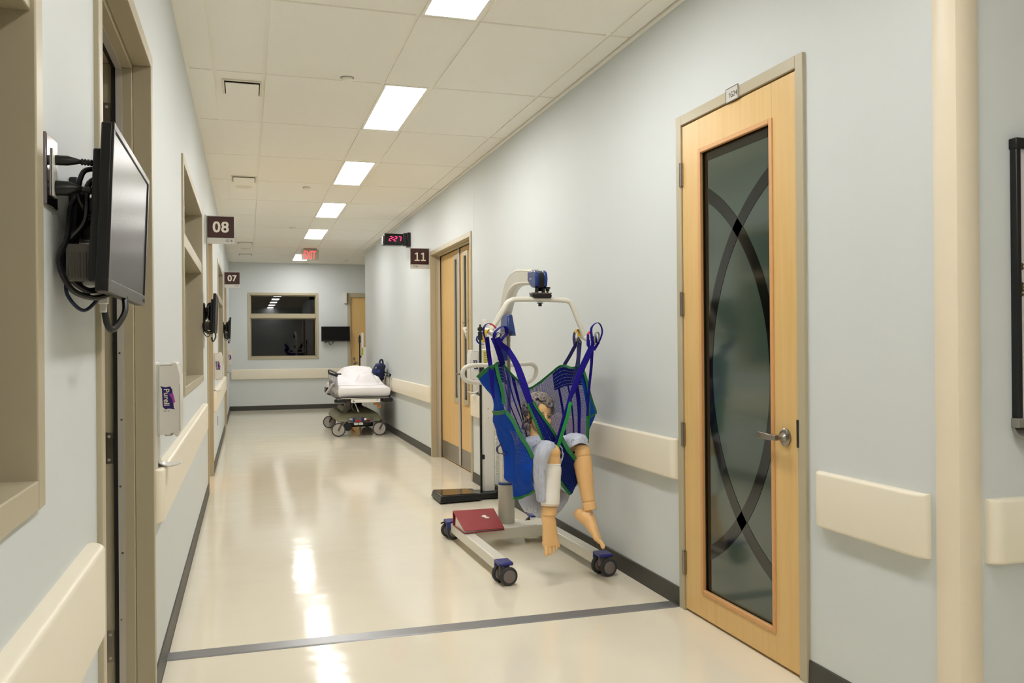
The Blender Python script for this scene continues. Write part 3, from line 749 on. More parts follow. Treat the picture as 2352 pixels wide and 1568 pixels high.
mb = MB(); mb.box(XR - .018, XR - .014, 3.317, 3.418, 2.43, 2.494); pl = mb.build('plate', 'clear', t, bevel=.001)
mb = MB()
for za, zb, ya, yb in ((2.430, 2.4325, 3.317, 3.418), (2.4915, 2.494, 3.317, 3.418), (2.4325, 2.4915, 3.317, 3.3195), (2.4325, 2.4915, 3.4155, 3.418)): mb.box(XR - .0188, XR - .018, ya, yb, za, zb)
mb.build('plate_border', 'ink', t, smooth=0)
mb = MB(); mb.code('1G24', (XR - .018, 3.324, 2.46), (0, -1, 0), (0, 0, 1), .024, align='RIGHT'); mb.build('room_code', 'ink', pl, smooth=0)

# ---------------------------------------------------------------- digital clock on a bracket
t = thing('digital_clock', (XR, 11.4, 2.75), 'black double-sided digital wall clock reading 2:27', 'clock')
mb = MB(); mb.box(XR - .045, XR, 11.33, 11.47, 2.655, 2.845); mb.box(XR - .095, XR - .045, 11.345, 11.455, 2.668, 2.836); mb.build('wall_bracket', 'black', t, bevel=.006)
mb = MB(); mb.box(XR - .35, XR - .095, 11.36, 11.44, 2.685, 2.825); cb = mb.build('clock_case', 'black', t, bevel=.005)
mb = MB(); mb.box(XR - .365, XR - .357, 11.37, 11.50, 2.675, 2.80); mb.box(XR - .365, XR - .11, 11.36, 11.49, 2.672, 2.684); mb.build('rear_case', 'black', t, bevel=.002)
mb = MB(); mb.box(XR - .347, XR - .12, 11.357, 11.3605, 2.692, 2.818); mb.build('face', 'stripeglass', cb, smooth=0)
def seg_digit(mb, ox, oz, segs, h=.058, w_=.032, t_=.0075, sl=.18, y=11.3565):
    S = {'a': ((0, 1), (1, 1)), 'b': ((1, 1), (1, .5)), 'c': ((1, .5), (1, 0)), 'd': ((0, 0), (1, 0)), 'e': ((0, .5), (0, 0)), 'f': ((0, 1), (0, .5)), 'g': ((0, .5), (1, .5))}
    for s in segs:
        (xa, za), (xb, zb) = S[s]; pa = Vector((ox + xa * w_ + sl * za * h, y, oz + za * h)); pb = Vector((ox + xb * w_ + sl * zb * h, y, oz + zb * h))
        d = (pb - pa).normalized(); pa = pa + d * .003; pb = pb - d * .003
        mb.bar(pa, pb, Vector((0, 0, t_)) if xa != xb else Vector((t_, 0, 0)), (0, .001, 0))
for dx_, sg_ in ((.288, 'abged'), (.222, 'abged'), (.166, 'abc')):
    mb = MB(); seg_digit(mb, XR - dx_, 2.727, sg_); mb.build('red_digit', 'redled', cb, smooth=0)
mb = MB()
for z in (2.742, 2.770):
    mb = MB(); mb.box(XR - .239 + (z - 2.742) * .18, XR - .232 + (z - 2.742) * .18, 11.356, 11.357, z, z + .007); mb.build('colon_dot', 'redled', cb, smooth=0)

# ---------------------------------------------------------------- wall monitors
def make_monitor(y, label):
    """screen faces +x, mounted on the left wall at (XL, y)"""
    t = thing('wall_monitor', (XL, y, 1.61), label, 'monitor', 'black wall monitors')
    X0 = XL; hw = .298; tilt = .013
    def px(d, z): return X0 + d + tilt * (z - 1.61) / .31
    mb = MB()
    zb, zt = 1.452, 1.768
    # bezel ring and back tray
    def slab(d0, d1, ya, yb, za, zc): mb.hexa([(px(d0, za), ya, za), (px(d1, za), ya, za), (px(d1, za), yb, za), (px(d0, za), yb, za)], [(px(d0, zc), ya, zc), (px(d1, zc), ya, zc), (px(d1, zc), yb, zc), (px(d0, zc), yb, zc)])
    slab(.086, .106, y - hw, y + hw, zb, zt); slab(.070, .087, y - hw + .025, y + hw - .025, zb + .02, zt - .045)
    mb.build('rear_housing', 'black', t, bevel=.003)
    mb = MB()
    slab(.104, .109, y - hw, y + hw, zt - .013, zt); slab(.104, .109, y - hw, y + hw, zb, zb + .024)
    slab(.104, .109, y - hw, y - hw + .013, zb + .024, zt - .013); slab(.104, .109, y + hw - .013, y + hw, zb + .024, zt - .013)
    bz = mb.build('bezel', 'bezel', t, bevel=.001)
    mb = MB(); slab(.1045, .1062, y - hw + .012, y + hw - .012, zb + .023, zt - .012); mb.build('screen', 'screen', t, smooth=0)
    mb = MB()
    for k in range(4): mb.box(px(.1088, 1.463), px(.1098, 1.463), y + hw - .045 + k * .009, y + hw - .041 + k * .009, 1.459, 1.467)
    mb.build('button', 'black', bz, smooth=0)
    mb = MB(); mb.box(X0, X0 + .018, y - .09, y + .05, 1.535, 1.70); mb.box(X0 + .016, X0 + .05, y - .05, y + .02, 1.575, 1.665); mb.box(X0 + .045, X0 + .071, y - .075, y + .075, 1.555, 1.695)
    mb.build('wall_bracket', 'black', t, bevel=.004)
    mb = MB(); mb.box(X0 + .022, X0 + .066, y - .245, y - .11, 1.475, 1.545)
    for k in range(8): mb.box(X0 + .026 + k * .005, X0 + .028 + k * .005, y - .247, y - .243, 1.48, 1.53)
    mb.build('mini_computer', 'steelgrey', t, bevel=.003)
    rnd = random.Random(5)
    for pts, r in (([(.074, -.20, .07), (.055, -.21, .05), (.05, -.22, -.02), (.018, -.23, -.07), (.02, -.22, -.12), (.05, -.19, -.15), (.075, -.16, -.14)], .006),
                   ([(.075, -.2, .05), (.03, -.21, .02), (.025, -.24, -.05), (.012, -.25, -.1), (.03, -.24, -.15), (.06, -.2, -.165), (.085, -.15, -.155)], .0055),
                   ([(.072, -.15, .02), (.02, -.16, -.05), (.022, -.18, -.11), (.05, -.18, -.16)], .005),
                   ([(.07, -.14, -.15), (.075, -.13, -.21), (.085, -.11, -.225), (.10, -.06, -.19), (.098, -.04, -.155)], .0065),
                   ([(.074, -.21, .085), (.05, -.225, .075), (.04, -.22, .03), (.055, -.21, .0), (.074, -.2, -.01)], .005)):
        mb = MB(); mb.tube([(X0 + a, y + b, 1.61 + c) for a, b, c in pts], r, 8, sub=6); mb.build('cable', 'black', t)
    mb = MB(); mb.tube([(X0 + a, y + b, 1.61 + c) for a, b, c in [(.015, -.2, -.12), (.018, -.21, -.16), (.045, -.2, -.19), (.07, -.17, -.16)]], .0035, 8, sub=6); mb.build('blue_cable', 'netblue', t)
    mb = MB(); mb.box(X0 + .064, X0 + .083, y - .165, y - .15, 1.435, 1.462); mb.box(X0 + .067, X0 + .08, y - .163, y - .152, 1.418, 1.437); mb.build('cable_plug', 'clear', t, bevel=.002)
    return t
M['steelgrey'] = mat('grey_metal_case', '55504a', .35, metal=.4); M['netblue'] = mat('blue_cable', '17243a', .4)
mon = make_monitor(2.035, 'large black wall monitor nearest the viewer on the left wall')
dup(mon, (XL, 7.53, 1.61), 'black wall monitor below the 08 sign')
dup(mon, (XL, 13.62, 1.61), 'black wall monitor below the 07 sign', rz=R(2.5))
dup(mon, (1.793, YF, 1.575), 'black wall monitor on the end wall beside the dark window', rz=R(-90))

# power outlet with two plugs beside the nearest monitor
t = thing('power_outlet', (XL, 1.765, 1.655), 'chrome outlet plate with two black plugs beside the nearest monitor', 'outlet')
mb = MB(); mb.box(XL, XL + .007, 1.712, 1.803, 1.608, 1.738); mb.build('wall_plate', 'plate', t, bevel=.002)
mb = MB(); mb.box(XL + .007, XL + .010, 1.748, 1.786, 1.628, 1.716); mb.build('socket_insert', 'white', t, bevel=.001)
for z, rr in ((1.698, .0085), (1.646, .0125)):
    mb = MB(); mb.tube([(XL + .006, 1.772, z), (XL + .03, 1.772, z), (XL + .044, 1.774, z), (XL + .052, 1.776, z)], [rr * 1.15, rr * 1.1, rr * .7, rr * .42], 12)
    for k in range(4): mb.cyl((XL + .052 + k * .005, 1.776 + k * .002, z), (XL + .055 + k * .005, 1.777 + k * .002, z), .0062, n=10)
    mb.build('plug', 'black', t)
    mb = MB(); mb.tube([(XL + .05, 1.776, z), (XL + .075, 1.786, z - .001), (XL + .09, 1.81, z - .012), (XL + .072, 1.84, z - .05)], .0042, 8, sub=6); mb.build('power_cord', 'black', t)

# ---------------------------------------------------------------- hand sanitizer dispensers
def make_dispenser(x, y, side, label):
    """side +1: on the left wall opening towards +x; its broad branded cheek faces the viewer (-y)"""
    s = side; t = thing('sanitizer_dispenser', (x, y + .07, 1.14), label, 'dispenser', 'white hand sanitizer dispensers')
    d = .1; yb = y + .13
    def B(mb, a0, a1, y0, y1, z0, z1): mb.box(x + s * a0, x + s * a1, y0, y1, z0, z1)
    mb = MB(); B(mb, 0, .014, y + .004, yb - .004, .875, 1.285); mb.build('back_plate', 'white', t, bevel=.003)
    mb = MB(); poly = [(.014, 1.004), (.062, 1.006), (.072, 1.012), (.084, .995), (.092, .998), (.1, 1.02), (.1, 1.235), (.094, 1.262), (.088, 1.285), (.07, 1.288), (.058, 1.281), (.014, 1.280)]
    mb.prism([(s * p[0], p[1]) for p in poly] if s > 0 else [(s * p[0], p[1]) for p in reversed(poly)], (x, y + .13, 0), (1, 0, 0), (0, 0, 1), .13)
    mb.build('body', 'white', t, bevel=.005, smooth=30)
    mb = MB()
    B(mb, .0205, .0217, y - .0007, y, 1.0, 1.27); B(mb, .024, .07, y - .0007, y, 1.2745, 1.276)
    B(mb, .0965, .0975, y - .0007, y, 1.02, 1.2); B(mb, .062, .073, y - .0007, y, 1.0065, 1.0095); mb.build('panel_seam', 'seam', t, smooth=0)
    mb = MB(); mb.cyl((x + s * .05, y + .065, .995), (x + s * .05, y + .065, 1.008), .014, n=16); mb.build('nozzle', 'clear', t)
    # drip tray on a curved arm
    mb = MB(); rows = []
    for a, z in ((.008, .955), (.010, .915), (.018, .893), (.034, .880), (.055, .876), (.08, .880), (.097, .888)):
        hw = .03 if a < .02 else .034 + .014 * math.sin(min(1, (a - .02) / .05) * math.pi / 2) - max(0, a - .075) * .7
        rows.append([(x + s * a, y + .065 + hw * q, z + .006 * q * q * (1 if a > .03 else 0)) for q in (-1, -.5, 0, .5, 1)])
    mb.grid(rows); mb.build('drip_tray', 'white', t, solid=.005, bevel=0)
    mb = MB(); mb.box(x + s * .002, x + s * .022, y + .03, y + .10, .866, .884); mb.build('tray_bracket', 'steelgrey', t)
    # brand flag, text reading downwards
    cx, cz = x + s * .05, 1.150
    mb = MB(); P = [(.044, -.024), (.040, -.004), (.043, .012), (.030, .0195), (-.040, .0245), (-.047, .029), (-.043, .008), (-.046, -.006), (-.036, -.015), (.034, -.018)]
    mb.prism([(p[0], p[1]) for p in P], (cx, y - .0004, cz), (0, 0, 1), (1, 0, 0), -.0006); fl = mb.build('brand_flag', 'purple', t, smooth=0)
    mb = MB(); P = [(.014, .006), (.016, .022), (-.018, .030), (-.022, .022), (-.004, .018)]
    mb.prism(P, (cx, y - .0006, cz), (0, 0, 1), (1, 0, 0), -.0006); mb.build('magenta_swoosh', 'magenta', fl, smooth=0)
    mb = MB(); mb.text('Purell', (cx - .001, y - .0011, cz + .001), (0, 0, -1), (1, 0, 0), .020, bold=.012, width=.064); mb.build('brand_lettering', 'letter', fl, smooth=0)
    mb = MB(); mb.box(cx - .012, cx - .002, y - .0006, y, cz - .0535, cz - .0515); mb.box(cx + .003, cx + .008, y - .0006, y, cz - .0535, cz - .0512); mb.build('small_print', 'seam', fl, smooth=0)
    return t
M['seam'] = mat('grey_seam', '4d4a48', .6)
d1 = make_dispenser(XL, 3.56, 1, 'white hand sanitizer dispenser nearest the viewer, beside the open doorway')
dup(d1, (XL, 9.5 + .07, 1.13), 'white hand sanitizer dispenser on the left wall below the 08 sign monitor')
dup(d1, (XL, 16.2 + .07, 1.13), 'white hand sanitizer dispenser furthest down the left wall')
make_dispenser(XR, 7.80, -1, 'white hand sanitizer dispenser on the right wall behind the lift handle')
# the wall at the far dispenser carries a small outlet slit; the plate near the second one
mb = MB(); mb.box(XL, XL + .004, 11.0, 11.07, .38, .49); tag(mb.build('wall_outlet', 'steelgrey', bevel=.001), 'small grey outlet plate low on the left wall beyond the 08 doorway', 'outlet')

# white device box next to the far door
t = thing('alarm_box', (2.035, YF, 2.34), 'white rectangular wall device beside the far maple door frame', 'wall device')
mb = MB(); mb.box(1.982, 2.05, YF - .07, YF, 2.225, 2.462); mb.build('case', 'white', t, bevel=.006)
mb = MB(); mb.box(2.035, 2.0505, YF - .074, YF - .069, 2.25, 2.44); mb.build('lens', 'seam', t, bevel=.001)

# notes hanging from the double door's handle
t = thing('hanging_notice', (2.19, 8.72, 1.5), 'white printed notices hanging from the right leaf of the double maple doors', 'notice')
xn = XR + .112 - .022
mb = MB(); rows = [[(2.164, 8.730, 1.517), (2.219, 8.720, 1.531)], [(2.187, 8.730, 1.458), (2.234, 8.710, 1.467)], [(2.204, 8.740, 1.398), (2.248, 8.710, 1.398)]]
mb.grid(rows); nt_ = mb.build('front_sheet', 'paper', t, solid=.0012)
mb = MB(); rows = [[(2.227, 8.770, 1.564), (2.255, 8.750, 1.568)], [(2.245, 8.770, 1.490), (2.269, 8.750, 1.499)], [(2.249, 8.770, 1.430), (2.280, 8.740, 1.439)]]
mb.grid(rows); mb.build('back_sheet', 'paper', t, solid=.0012)
mb = MB(); 
for (u0, u1, v0) in (((2.191, 8.705, 1.494), (2.210, 8.705, 1.496), .008), ((2.195, 8.705, 1.453), (2.223, 8.705, 1.455), .004), ((2.204, 8.705, 1.419), (2.237, 8.705, 1.421), .014)):
    mb.bar(u0, u1, (0, .0008, 0), (0, 0, v0))
mb.build('print', 'seam', nt_, smooth=0)
mb = MB(); mb.tube([(xn + .01, 8.90, 1.585), (xn, 8.83, 1.56), (xn, 8.76, 1.575), (xn + .01, 8.68, 1.578), (xn + .014, 8.64, 1.60)], .002, 6, sub=4); mb.build('string', 'seam', t)

# whiteboard cut by the right edge
t = thing('whiteboard', (2.9, YR, 1.5), 'black framed whiteboard with metal pen tray at the right edge', 'whiteboard')
x0, x1, zb, zt = 2.318, 3.6, 1.10, 1.985
mb = MB(); mb.box(x0 + .015, x1 - .03, YR - .018, YR, zb, zt - .03); bd = mb.build('board_surface', 'board', t)
mb = MB()
mb.box(x0, x0 + .019, YR - .026, YR, zb, zt - .004); mb.box(x1 - .034, x1, YR - .026, YR, zb, zt - .004); mb.box(x0 - .004, x1 + .004, YR - .03, YR, zt - .034, zt)
mb.build('board_frame', 'black', t, bevel=.003)
mb = MB(); mb.box(x0 - .004, x1 + .004, YR - .03, YR, zb - .03, zb); mb.build('bottom_rail', 'steelalu', t, bevel=.002)
mb = MB(); P = [(0, 0), (.014, -.028), (.045, -.038), (.075, -.03), (.078, -.022), (.05, -.028), (.022, -.018), (.01, 0)]
mb.prism([(-p[0], p[1]) for p in P], (x0, YR, zb - .03), (0, 1, 0), (0, 0, 1), 1.28); mb.build('pen_tray', 'steelalu', t, smooth=40)
M['brass'] = mat('dull_brass', '5a4d28', .35, metal=.8)
k = 0
for z in (1.585, 1.574, 1.524, 1.514, 1.504, 1.490):
    m2 = MB(); m2.lathe([(.0055, 0), (.0055, .003), (.004, .005), (.001, .006)], (x0 + .0255, YR - .018, z), (0, -1, 0), 16); o = m2.build('board_magnet', 'brass')
    k += 1; tag(o, 'tiny brass round magnet in the column at the whiteboard left edge', 'magnet', 'brass magnets on the whiteboard')

# ---------------------------------------------------------------- patient lift
t = thing('patient_lift', (1.665, 5.15, 0), 'cream wheeled patient lift with blue castor caps and a hanging spreader bar', 'patient lift')
LIFT = t
def leg(x0, y0, x1, y1):
    mb = MB(); d = Vector((x1 - x0, y1 - y0, 0)).normalized(); wv = d.cross(Vector((0, 0, 1))) * .072
    mb.bar((x0, y0, .0825), (x1, y1, .0825), wv, (0, 0, .065)); return mb.build('leg', 'cream', t, bevel=.006)
leg(1.385, 4.655, 1.365, 5.76); leg(1.965, 4.655, 1.945, 5.76)
mb = MB(); mb.hexa([(1.39, 5.44, .045), (1.925, 5.46, .045), (1.925, 5.63, .045), (1.39, 5.63, .045)], [(1.39, 5.44, .122), (1.925, 5.46, .122), (1.925, 5.63, .122), (1.39, 5.63, .122)])
mb.hexa([(1.55, 5.60, .05), (1.85, 5.60, .05), (1.74, 5.85, .05), (1.64, 5.85, .05)], [(1.55, 5.60, .120), (1.85, 5.60, .120), (1.74, 5.85, .120), (1.64, 5.85, .120)])
mb.build('base_beam', 'cream', t, bevel=.006)
mb = MB(); mb.box(1.76, 1.86, 5.462, 5.468, .122, .1235); mb.build('label_plate', 'clear', t, smooth=0)
def caster(x, y, front, yd):
    """twin wheel castor, axle along y"""
    mb = MB()
    mb.box(x - .042, x + .042, min(y - .045, y + .06 * yd), max(y + .045, y + .06 * yd), .108, .128)
    mb.box(x - .042, x + .042, y + yd * .045, y + yd * .062, .06, .128)
    cap = mb.build('caster_cap', 'bluecap', t, bevel=.006)
    mb = MB(); mb.cyl((x, y, .05), (x, y, .112), .016); mb.box(x - .03, x + .03, y - .012, y + .012, .05, .105); mb.build('caster_stem', 'wheel', cap, bevel=.004)
    for dy in (-.048, .034):
        mb = MB(); yy = y + dy
        mb.lathe([(.033, 0), (.047, 0), (.0515, .005), (.0525, .013), (.0515, .021), (.047, .026), (.033, .026)], (x - dy * .28, yy - .013, .0525), (-.12, 1, 0), 40); wh = mb.build('wheel', 'tire', cap)
        mb = MB(); mb.lathe([(.001, -.004), (.03, -.003), (.036, 0), (.036, .024), (.001, .026)], (x - dy * .28, yy - .013, .0525), (-.12, 1, 0), 36); mb.build('wheel_hub', 'wheel', cap)
    return cap
caster(1.370, 4.60, True, 1); caster(1.972, 4.595, True, 1); c = caster(1.343, 5.80, False, -1); caster(1.955, 5.80, False, -1)
mb = MB(); mb.tube([(1.335, 5.83, .10), (1.30, 5.84, .104), (1.285, 5.85, .095)], [.007, .006, .006], 8); mb.build('brake_lever', 'black', t)
# mast
mx, my = 1.688, 5.60
mb = MB(); mb.lathe([(.056, 0), (.056, .27), (.052, .272), (.02, .272)], (mx, my, .12), (0, 0, 1), 36); mb.build('mast_socket', 'mastgrey', t)
mb = MB(); mb.lathe([(.0575, 0), (.0575, .012), (.05, .014)], (mx, my, .386), (0, 0, 1), 36); mb.build('blue_ring', 'blue', t)
mb = MB(); mb.hexa([(mx - .035, my - .03, .38), (mx + .035, my - .03, .38), (mx + .035, my + .05, .38), (mx - .035, my + .05, .38)], [(mx - .032, my - .0, 1.36), (mx + .032, my - .0, 1.36), (mx + .032, my + .07, 1.36), (mx - .032, my + .07, 1.36)])
mb.build('mast', 'cream', t, bevel=.012)
mb = MB(); mb.box(mx - .012, mx + .012, my - .045, my - .03, .44, .60); mb.build('mast_label', 'steelgrey', t, bevel=.002)
# boom: curved box beam from the mast head forward over the legs
tipx = 1.666
bp = [(mx, 5.635, 1.33), (mx, 5.62, 1.493), (mx, 5.55, 1.604), (mx - .006, 5.43, 1.715), (mx - .014, 5.26, 1.763), (mx - .024, 5.08, 1.763), (tipx + .006, 4.90, 1.747)]
pts, _ = smooth_path([Vector(p) for p in bp], [0] * len(bp), 8)
rings = []
for i, p in enumerate(pts):
    d = (pts[min(i + 1, len(pts) - 1)] - pts[max(i - 1, 0)]).normalized(); sx = Vector((1, 0, 0)); nn = sx.cross(d).normalized()
    f_ = i / (len(pts) - 1); hw = .034 ; hh = .026 + .030 * min(1, f_ * 2.2) - .016 * max(0, f_ - .5)
    prof = [(-hw, -hh + .012), (-hw + .012, -hh), (hw - .012, -hh), (hw, -hh + .012)] + [(hw, -hh + .012 + (2 * hh - .024) * k / 8) if k % 2 == 0 else (hw - .0025, -hh + .012 + (2 * hh - .024) * k / 8) for k in range(1, 8)] + [(hw, hh - .012), (hw - .012, hh), (-hw + .012, hh), (-hw, hh - .012)] + [(-hw, hh - .012 - (2 * hh - .024) * k / 8) if k % 2 == 0 else (-hw + .0025, hh - .012 - (2 * hh - .024) * k / 8) for k in range(1, 8)]
    rings.append([p + sx * a + nn * b for a, b in prof])
mb = MB(); mb.loft(rings); mb.build('boom', 'cream', t, smooth=50)
# blue boom head with black centre
hz = 1.731
for sx in (-1, 1):
    mb = MB(); P = [(.10, .050), (-.02, .050), (-.045, .035), (-.055, .0), (-.045, -.045), (-.02, -.055), (.03, -.048), (.10, -.005)]
    o_ = (tipx + sx * .034 - (.013), 4.82, hz)
    mb.prism([(p[0], p[1]) for p in P], (tipx + sx * .027 + .012, 4.82, hz), (0, 1, 0), (0, 0, 1), -.024); mb.build('boom_head_cover', 'blue', t, bevel=.006)
    mb = MB(); mb.cyl((tipx + sx * .041 - .002, 4.86, hz + .0), (tipx + sx * .041 + .002, 4.86, hz + .0), .006, n=14); mb.build('pivot_bolt', 'chrome', t)
mb = MB(); P = [(.10, .046), (-.02, .046), (-.05, .03), (-.056, 0), (-.046, -.05), (-.01, -.075), (.03, -.05), (.10, -.02)]
mb.prism(P, (tipx + .017, 4.82, hz), (0, 1, 0), (0, 0, 1), -.034); mb.build('boom_head', 'black', t, bevel=.004)
sy = 4.80; sz = 1.602
mb = MB()
for sx in (-1, 1): mb.cyl((tipx + sx * .018, sy, hz - .055), (tipx + sx * .024, sy, hz - .10), .012, .010, 16)
mb.cyl((tipx - .028, sy, hz - .098), (tipx + .03, sy, hz - .098), .012, n=16); mb.build('clevis', 'black', t)
mb = MB(); mb.cyl((tipx, sy, sz + .035), (tipx, sy, hz - .085), .014, n=20); mb.cyl((tipx, sy, sz + .035), (tipx, sy, sz + .045), .022, n=20); mb.build('swivel_bolt', 'chrome', t)
mb = MB(); mb.cyl((tipx + .046, sy - .005, sz + .035), (tipx + .046, sy - .005, sz + .060), .006, n=12); mb.cyl((tipx + .046, sy - .005, sz + .055), (tipx + .046, sy - .005, sz + .07), .011, .013, 16); mb.cyl((tipx + .046, sy - .005, sz + .07), (tipx + .046, sy - .005, sz + .08), .018, n=16); mb.build('lock_knob', 'black', t)
mb = MB(); P = [(-.055, .036), (.058, .036), (.064, .028), (.058, .014), (-.04, .014), (-.058, .026)]
mb.prism(P, (tipx + .002, sy + .03, sz), (1, 0, 0), (0, 0, 1), .06); mb.build('swivel_plate', 'black', t, bevel=.002)
mb = MB(); mb.box(tipx - .060, tipx + .066, sy - .029, sy + .029, sz + .036, sz + .046); mb.build('top_plate', 'plate', t, bevel=.002)
mb = MB(); mb.cyl((tipx, sy, sz - .034), (tipx, sy, sz - .012), .011, n=6); mb.cyl((tipx, sy, sz - .018), (tipx, sy, sz - .012), .019, n=20); mb.build('lock_nut', 'black', t)
# spreader bar: bent tube with a cross rod and cradles at each end
SL = (1.355, 4.800, 1.416); SR = (1.950, 4.800, 1.380)
bar = [SL, (1.395, 4.800, 1.477), (1.457, 4.800, 1.577), (1.486, 4.800, 1.600), (1.524, 4.800, 1.608), (1.674, 4.800, 1.609), (1.809, 4.800, 1.605), (1.848, 4.800, 1.598), (1.867, 4.800, 1.577), (1.914, 4.800, 1.469), SR]
pp = []
mb = MB(); mb.tube(bar, .0155, 18, sub=5); mb.build('spreader_bar', 'cream', t, smooth=60)
HK = []
for S, (dx, dy) in ((SL, (.012, -.12)), (SR, (.012, -.12))):
    S = Vector(S); d = Vector((dx, dy, -.03)); a, b = S - d * .5, S + d * .5
    mb = MB(); mb.tube([a, a.lerp(b, .06), a.lerp(b, .94), b], [.011, .015, .015, .011], 16); mb.build('hanger_rod', 'cream', t)
    HK.append((a, b))
    for q in (.04, .96):
        c0 = a.lerp(b, q); mb = MB(); dd = d.normalized()
        mb.tube([c0 + dd * (.012 if q > .5 else -.012) * k2 + Vector((0, 0, h2)) for k2, h2 in ((0, .012), (1.6, .022), (2.6, .012), (2.9, -.012), (2.2, -.034), (.6, -.046), (-.6, -.036))], .0022, 8, sub=4); mb.build('wire_keeper', 'steel', t)
# lifting actuator, covers, handle, control box
ax = 1.682
mb = MB(); mb.cyl((ax, 5.50, .55), (ax, 5.50, 1.41), .012, n=18); mb.cyl((ax, 5.50, 1.36), (ax, 5.50, 1.415), .0135, n=18); mb.build('piston_rod', 'piston', t)
mb = MB(); mb.cyl((ax, 5.50, .42), (ax, 5.50, .80), .024, n=20); mb.build('actuator', 'cream', t)
zt, zm, zb = 1.542, 1.454, 1.396
mb = MB(); mb.hexa([(ax - .03, 5.43, zm), (ax + .034, 5.43, zb), (ax + .034, 5.56, zb), (ax - .04, 5.56, zm - .04)], [(ax - .014, 5.46, zt), (ax + .018, 5.46, zt), (ax + .022, 5.60, zt), (ax - .022, 5.60, zt)]); mb.build('boom_cover', 'blue', t, bevel=.008)
z1, z0 = 1.329, 1.232; cx0 = 1.620
mb = MB(); mb.box(cx0, cx0 + .06, 5.51, 5.56, z0, z1); mb.box(cx0 - .005, cx0 + .065, 5.505, 5.565, z1 - .02, z1); mb.build('control_box', 'blue', t, bevel=.006)
mb = MB()
L_ = [(1.841, 5.740, 1.198), (1.634, 5.740, 1.198), (1.495, 5.740, 1.197), (1.439, 5.740, 1.180), (1.420, 5.740, 1.141), (1.436, 5.740, 1.102), (1.482, 5.740, 1.083), (1.570, 5.740, 1.078), (1.696, 5.740, 1.081)]
mb.tube(L_, .0155, 16, sub=5)
R_ = [(1.809, 5.740, 1.198), (1.874, 5.740, 1.201), (1.926, 5.740, 1.200), (1.958, 5.740, 1.171), (1.954, 5.740, 1.131), (1.925, 5.740, 1.089), (1.873, 5.740, 1.071), (1.792, 5.740, 1.073), (1.680, 5.740, 1.078)]
mb.tube(R_, .0155, 16, sub=5); mb.build('push_handle', 'cream', t, smooth=60)
mb = MB(); q = Vector((1.831, 5.740, 1.088)); mb.box(q.x - .018, q.x + .018, q.y - .022, q.y + .022, q.z - .024, q.z + .03); mb.build('handle_clamp', 'clear', t, bevel=.003)
# coiled hand-control lead beside the mast
mb = MB(); pts = []
for k in range(260):
    f_ = k / 259; pts.append((1.640 + .010 * math.cos(k * .9), 5.66 + .010 * math.sin(k * .9), .92 - .48 * f_))
mb.tube(pts, .003, 5); mb.build('coiled_lead', 'cream', t)

# ---------------------------------------------------------------- red binder on the left leg
A_ = (1.336, 5.375, 0.137); B_ = (1.607, 5.377, 0.137); C_ = (1.613, 5.652, 0.215); D_ = (1.326, 5.658, 0.215)
A_, B_, C_, D_ = (Vector(p) for p in (A_, B_, C_, D_))
t = thing('ring_binder', ((A_.x + C_.x) / 2, (A_.y + C_.y) / 2, .116), 'red ring binder lying on the left leg of the patient lift', 'binder')
up = (B_ - A_).cross(D_ - A_).normalized(); th = .0045
mb = MB(); mb.hexa([p - up * th for p in (A_, B_, C_, D_)], [A_, B_, C_, D_]); cv = mb.build('front_cover', 'binder', t, bevel=.0015)
def dn(p, z): return Vector((p.x, p.y, z))
a2, b2, c2, d2 = dn(A_, .117), dn(B_, .122), dn(C_, .127), dn(D_, .1165)
mb = MB(); mb.hexa([a2, b2, c2, d2], [p + Vector((0, 0, .0045)) for p in (a2, b2, c2, d2)]); mb.build('back_cover', 'binder', t, bevel=.001)
dd = (D_ - A_).normalized(); mb = MB(); mb.hexa([d2, c2, c2 + dd * .006, d2 + dd * .006], [D_ - up * .001, C_ - up * .001, C_ - up * .001 + dd * .006, D_ - up * .001 + dd * .006]); mb.build('spine', 'binder', t, bevel=.001)
def lp(p, q, r_): return p.lerp(q, r_)
i0, i1 = .04, .96
mb = MB(); lo = [lp(a2, d2, .05), lp(b2, c2, .05), lp(b2, c2, .9), lp(a2, d2, .9)]; hi = [lp(A_, D_, .05), lp(B_, C_, .05), lp(B_, C_, .84), lp(A_, D_, .84)]
lo = [p + (b2 - a2).normalized() * (.008 if k in (0, 3) else -.008) + Vector((0, 0, .0046)) for k, p in enumerate(lo)]; hi = [p + (b2 - a2).normalized() * (.008 if k in (0, 3) else -.008) - up * .010 for k, p in enumerate(hi)]
mb.hexa(lo, hi); mb.build('pages', 'paper', t)
mb = MB(); e1 = (B_ - A_); e2 = (D_ - A_)
def onc(s_, r_): return A_ + e1 * s_ + e2 * r_ + up * .0003
u1, u2 = e1.normalized(), up.cross(e1).normalized()
o_ = onc(.70, .56)
for (x_, y_, w_, h_) in ((-.016, .020, .026, .0085), (-.024, .011, .032, .0085), (-.018, .002, .028, .0085), (-.008, -.007, .030, .0085), (-.002, -.018, .026, .0095)):
    p0 = o_ + u1 * x_ + u2 * y_
    mb.hexa([p0, p0 + u1 * w_, p0 + u1 * w_ + u2 * h_, p0 + u2 * h_], [q + up * .004 for q in (p0, p0 + u1 * w_, p0 + u1 * w_ + u2 * h_, p0 + u2 * h_)])
mb.build('white_emblem', 'letter', cv, smooth=0)

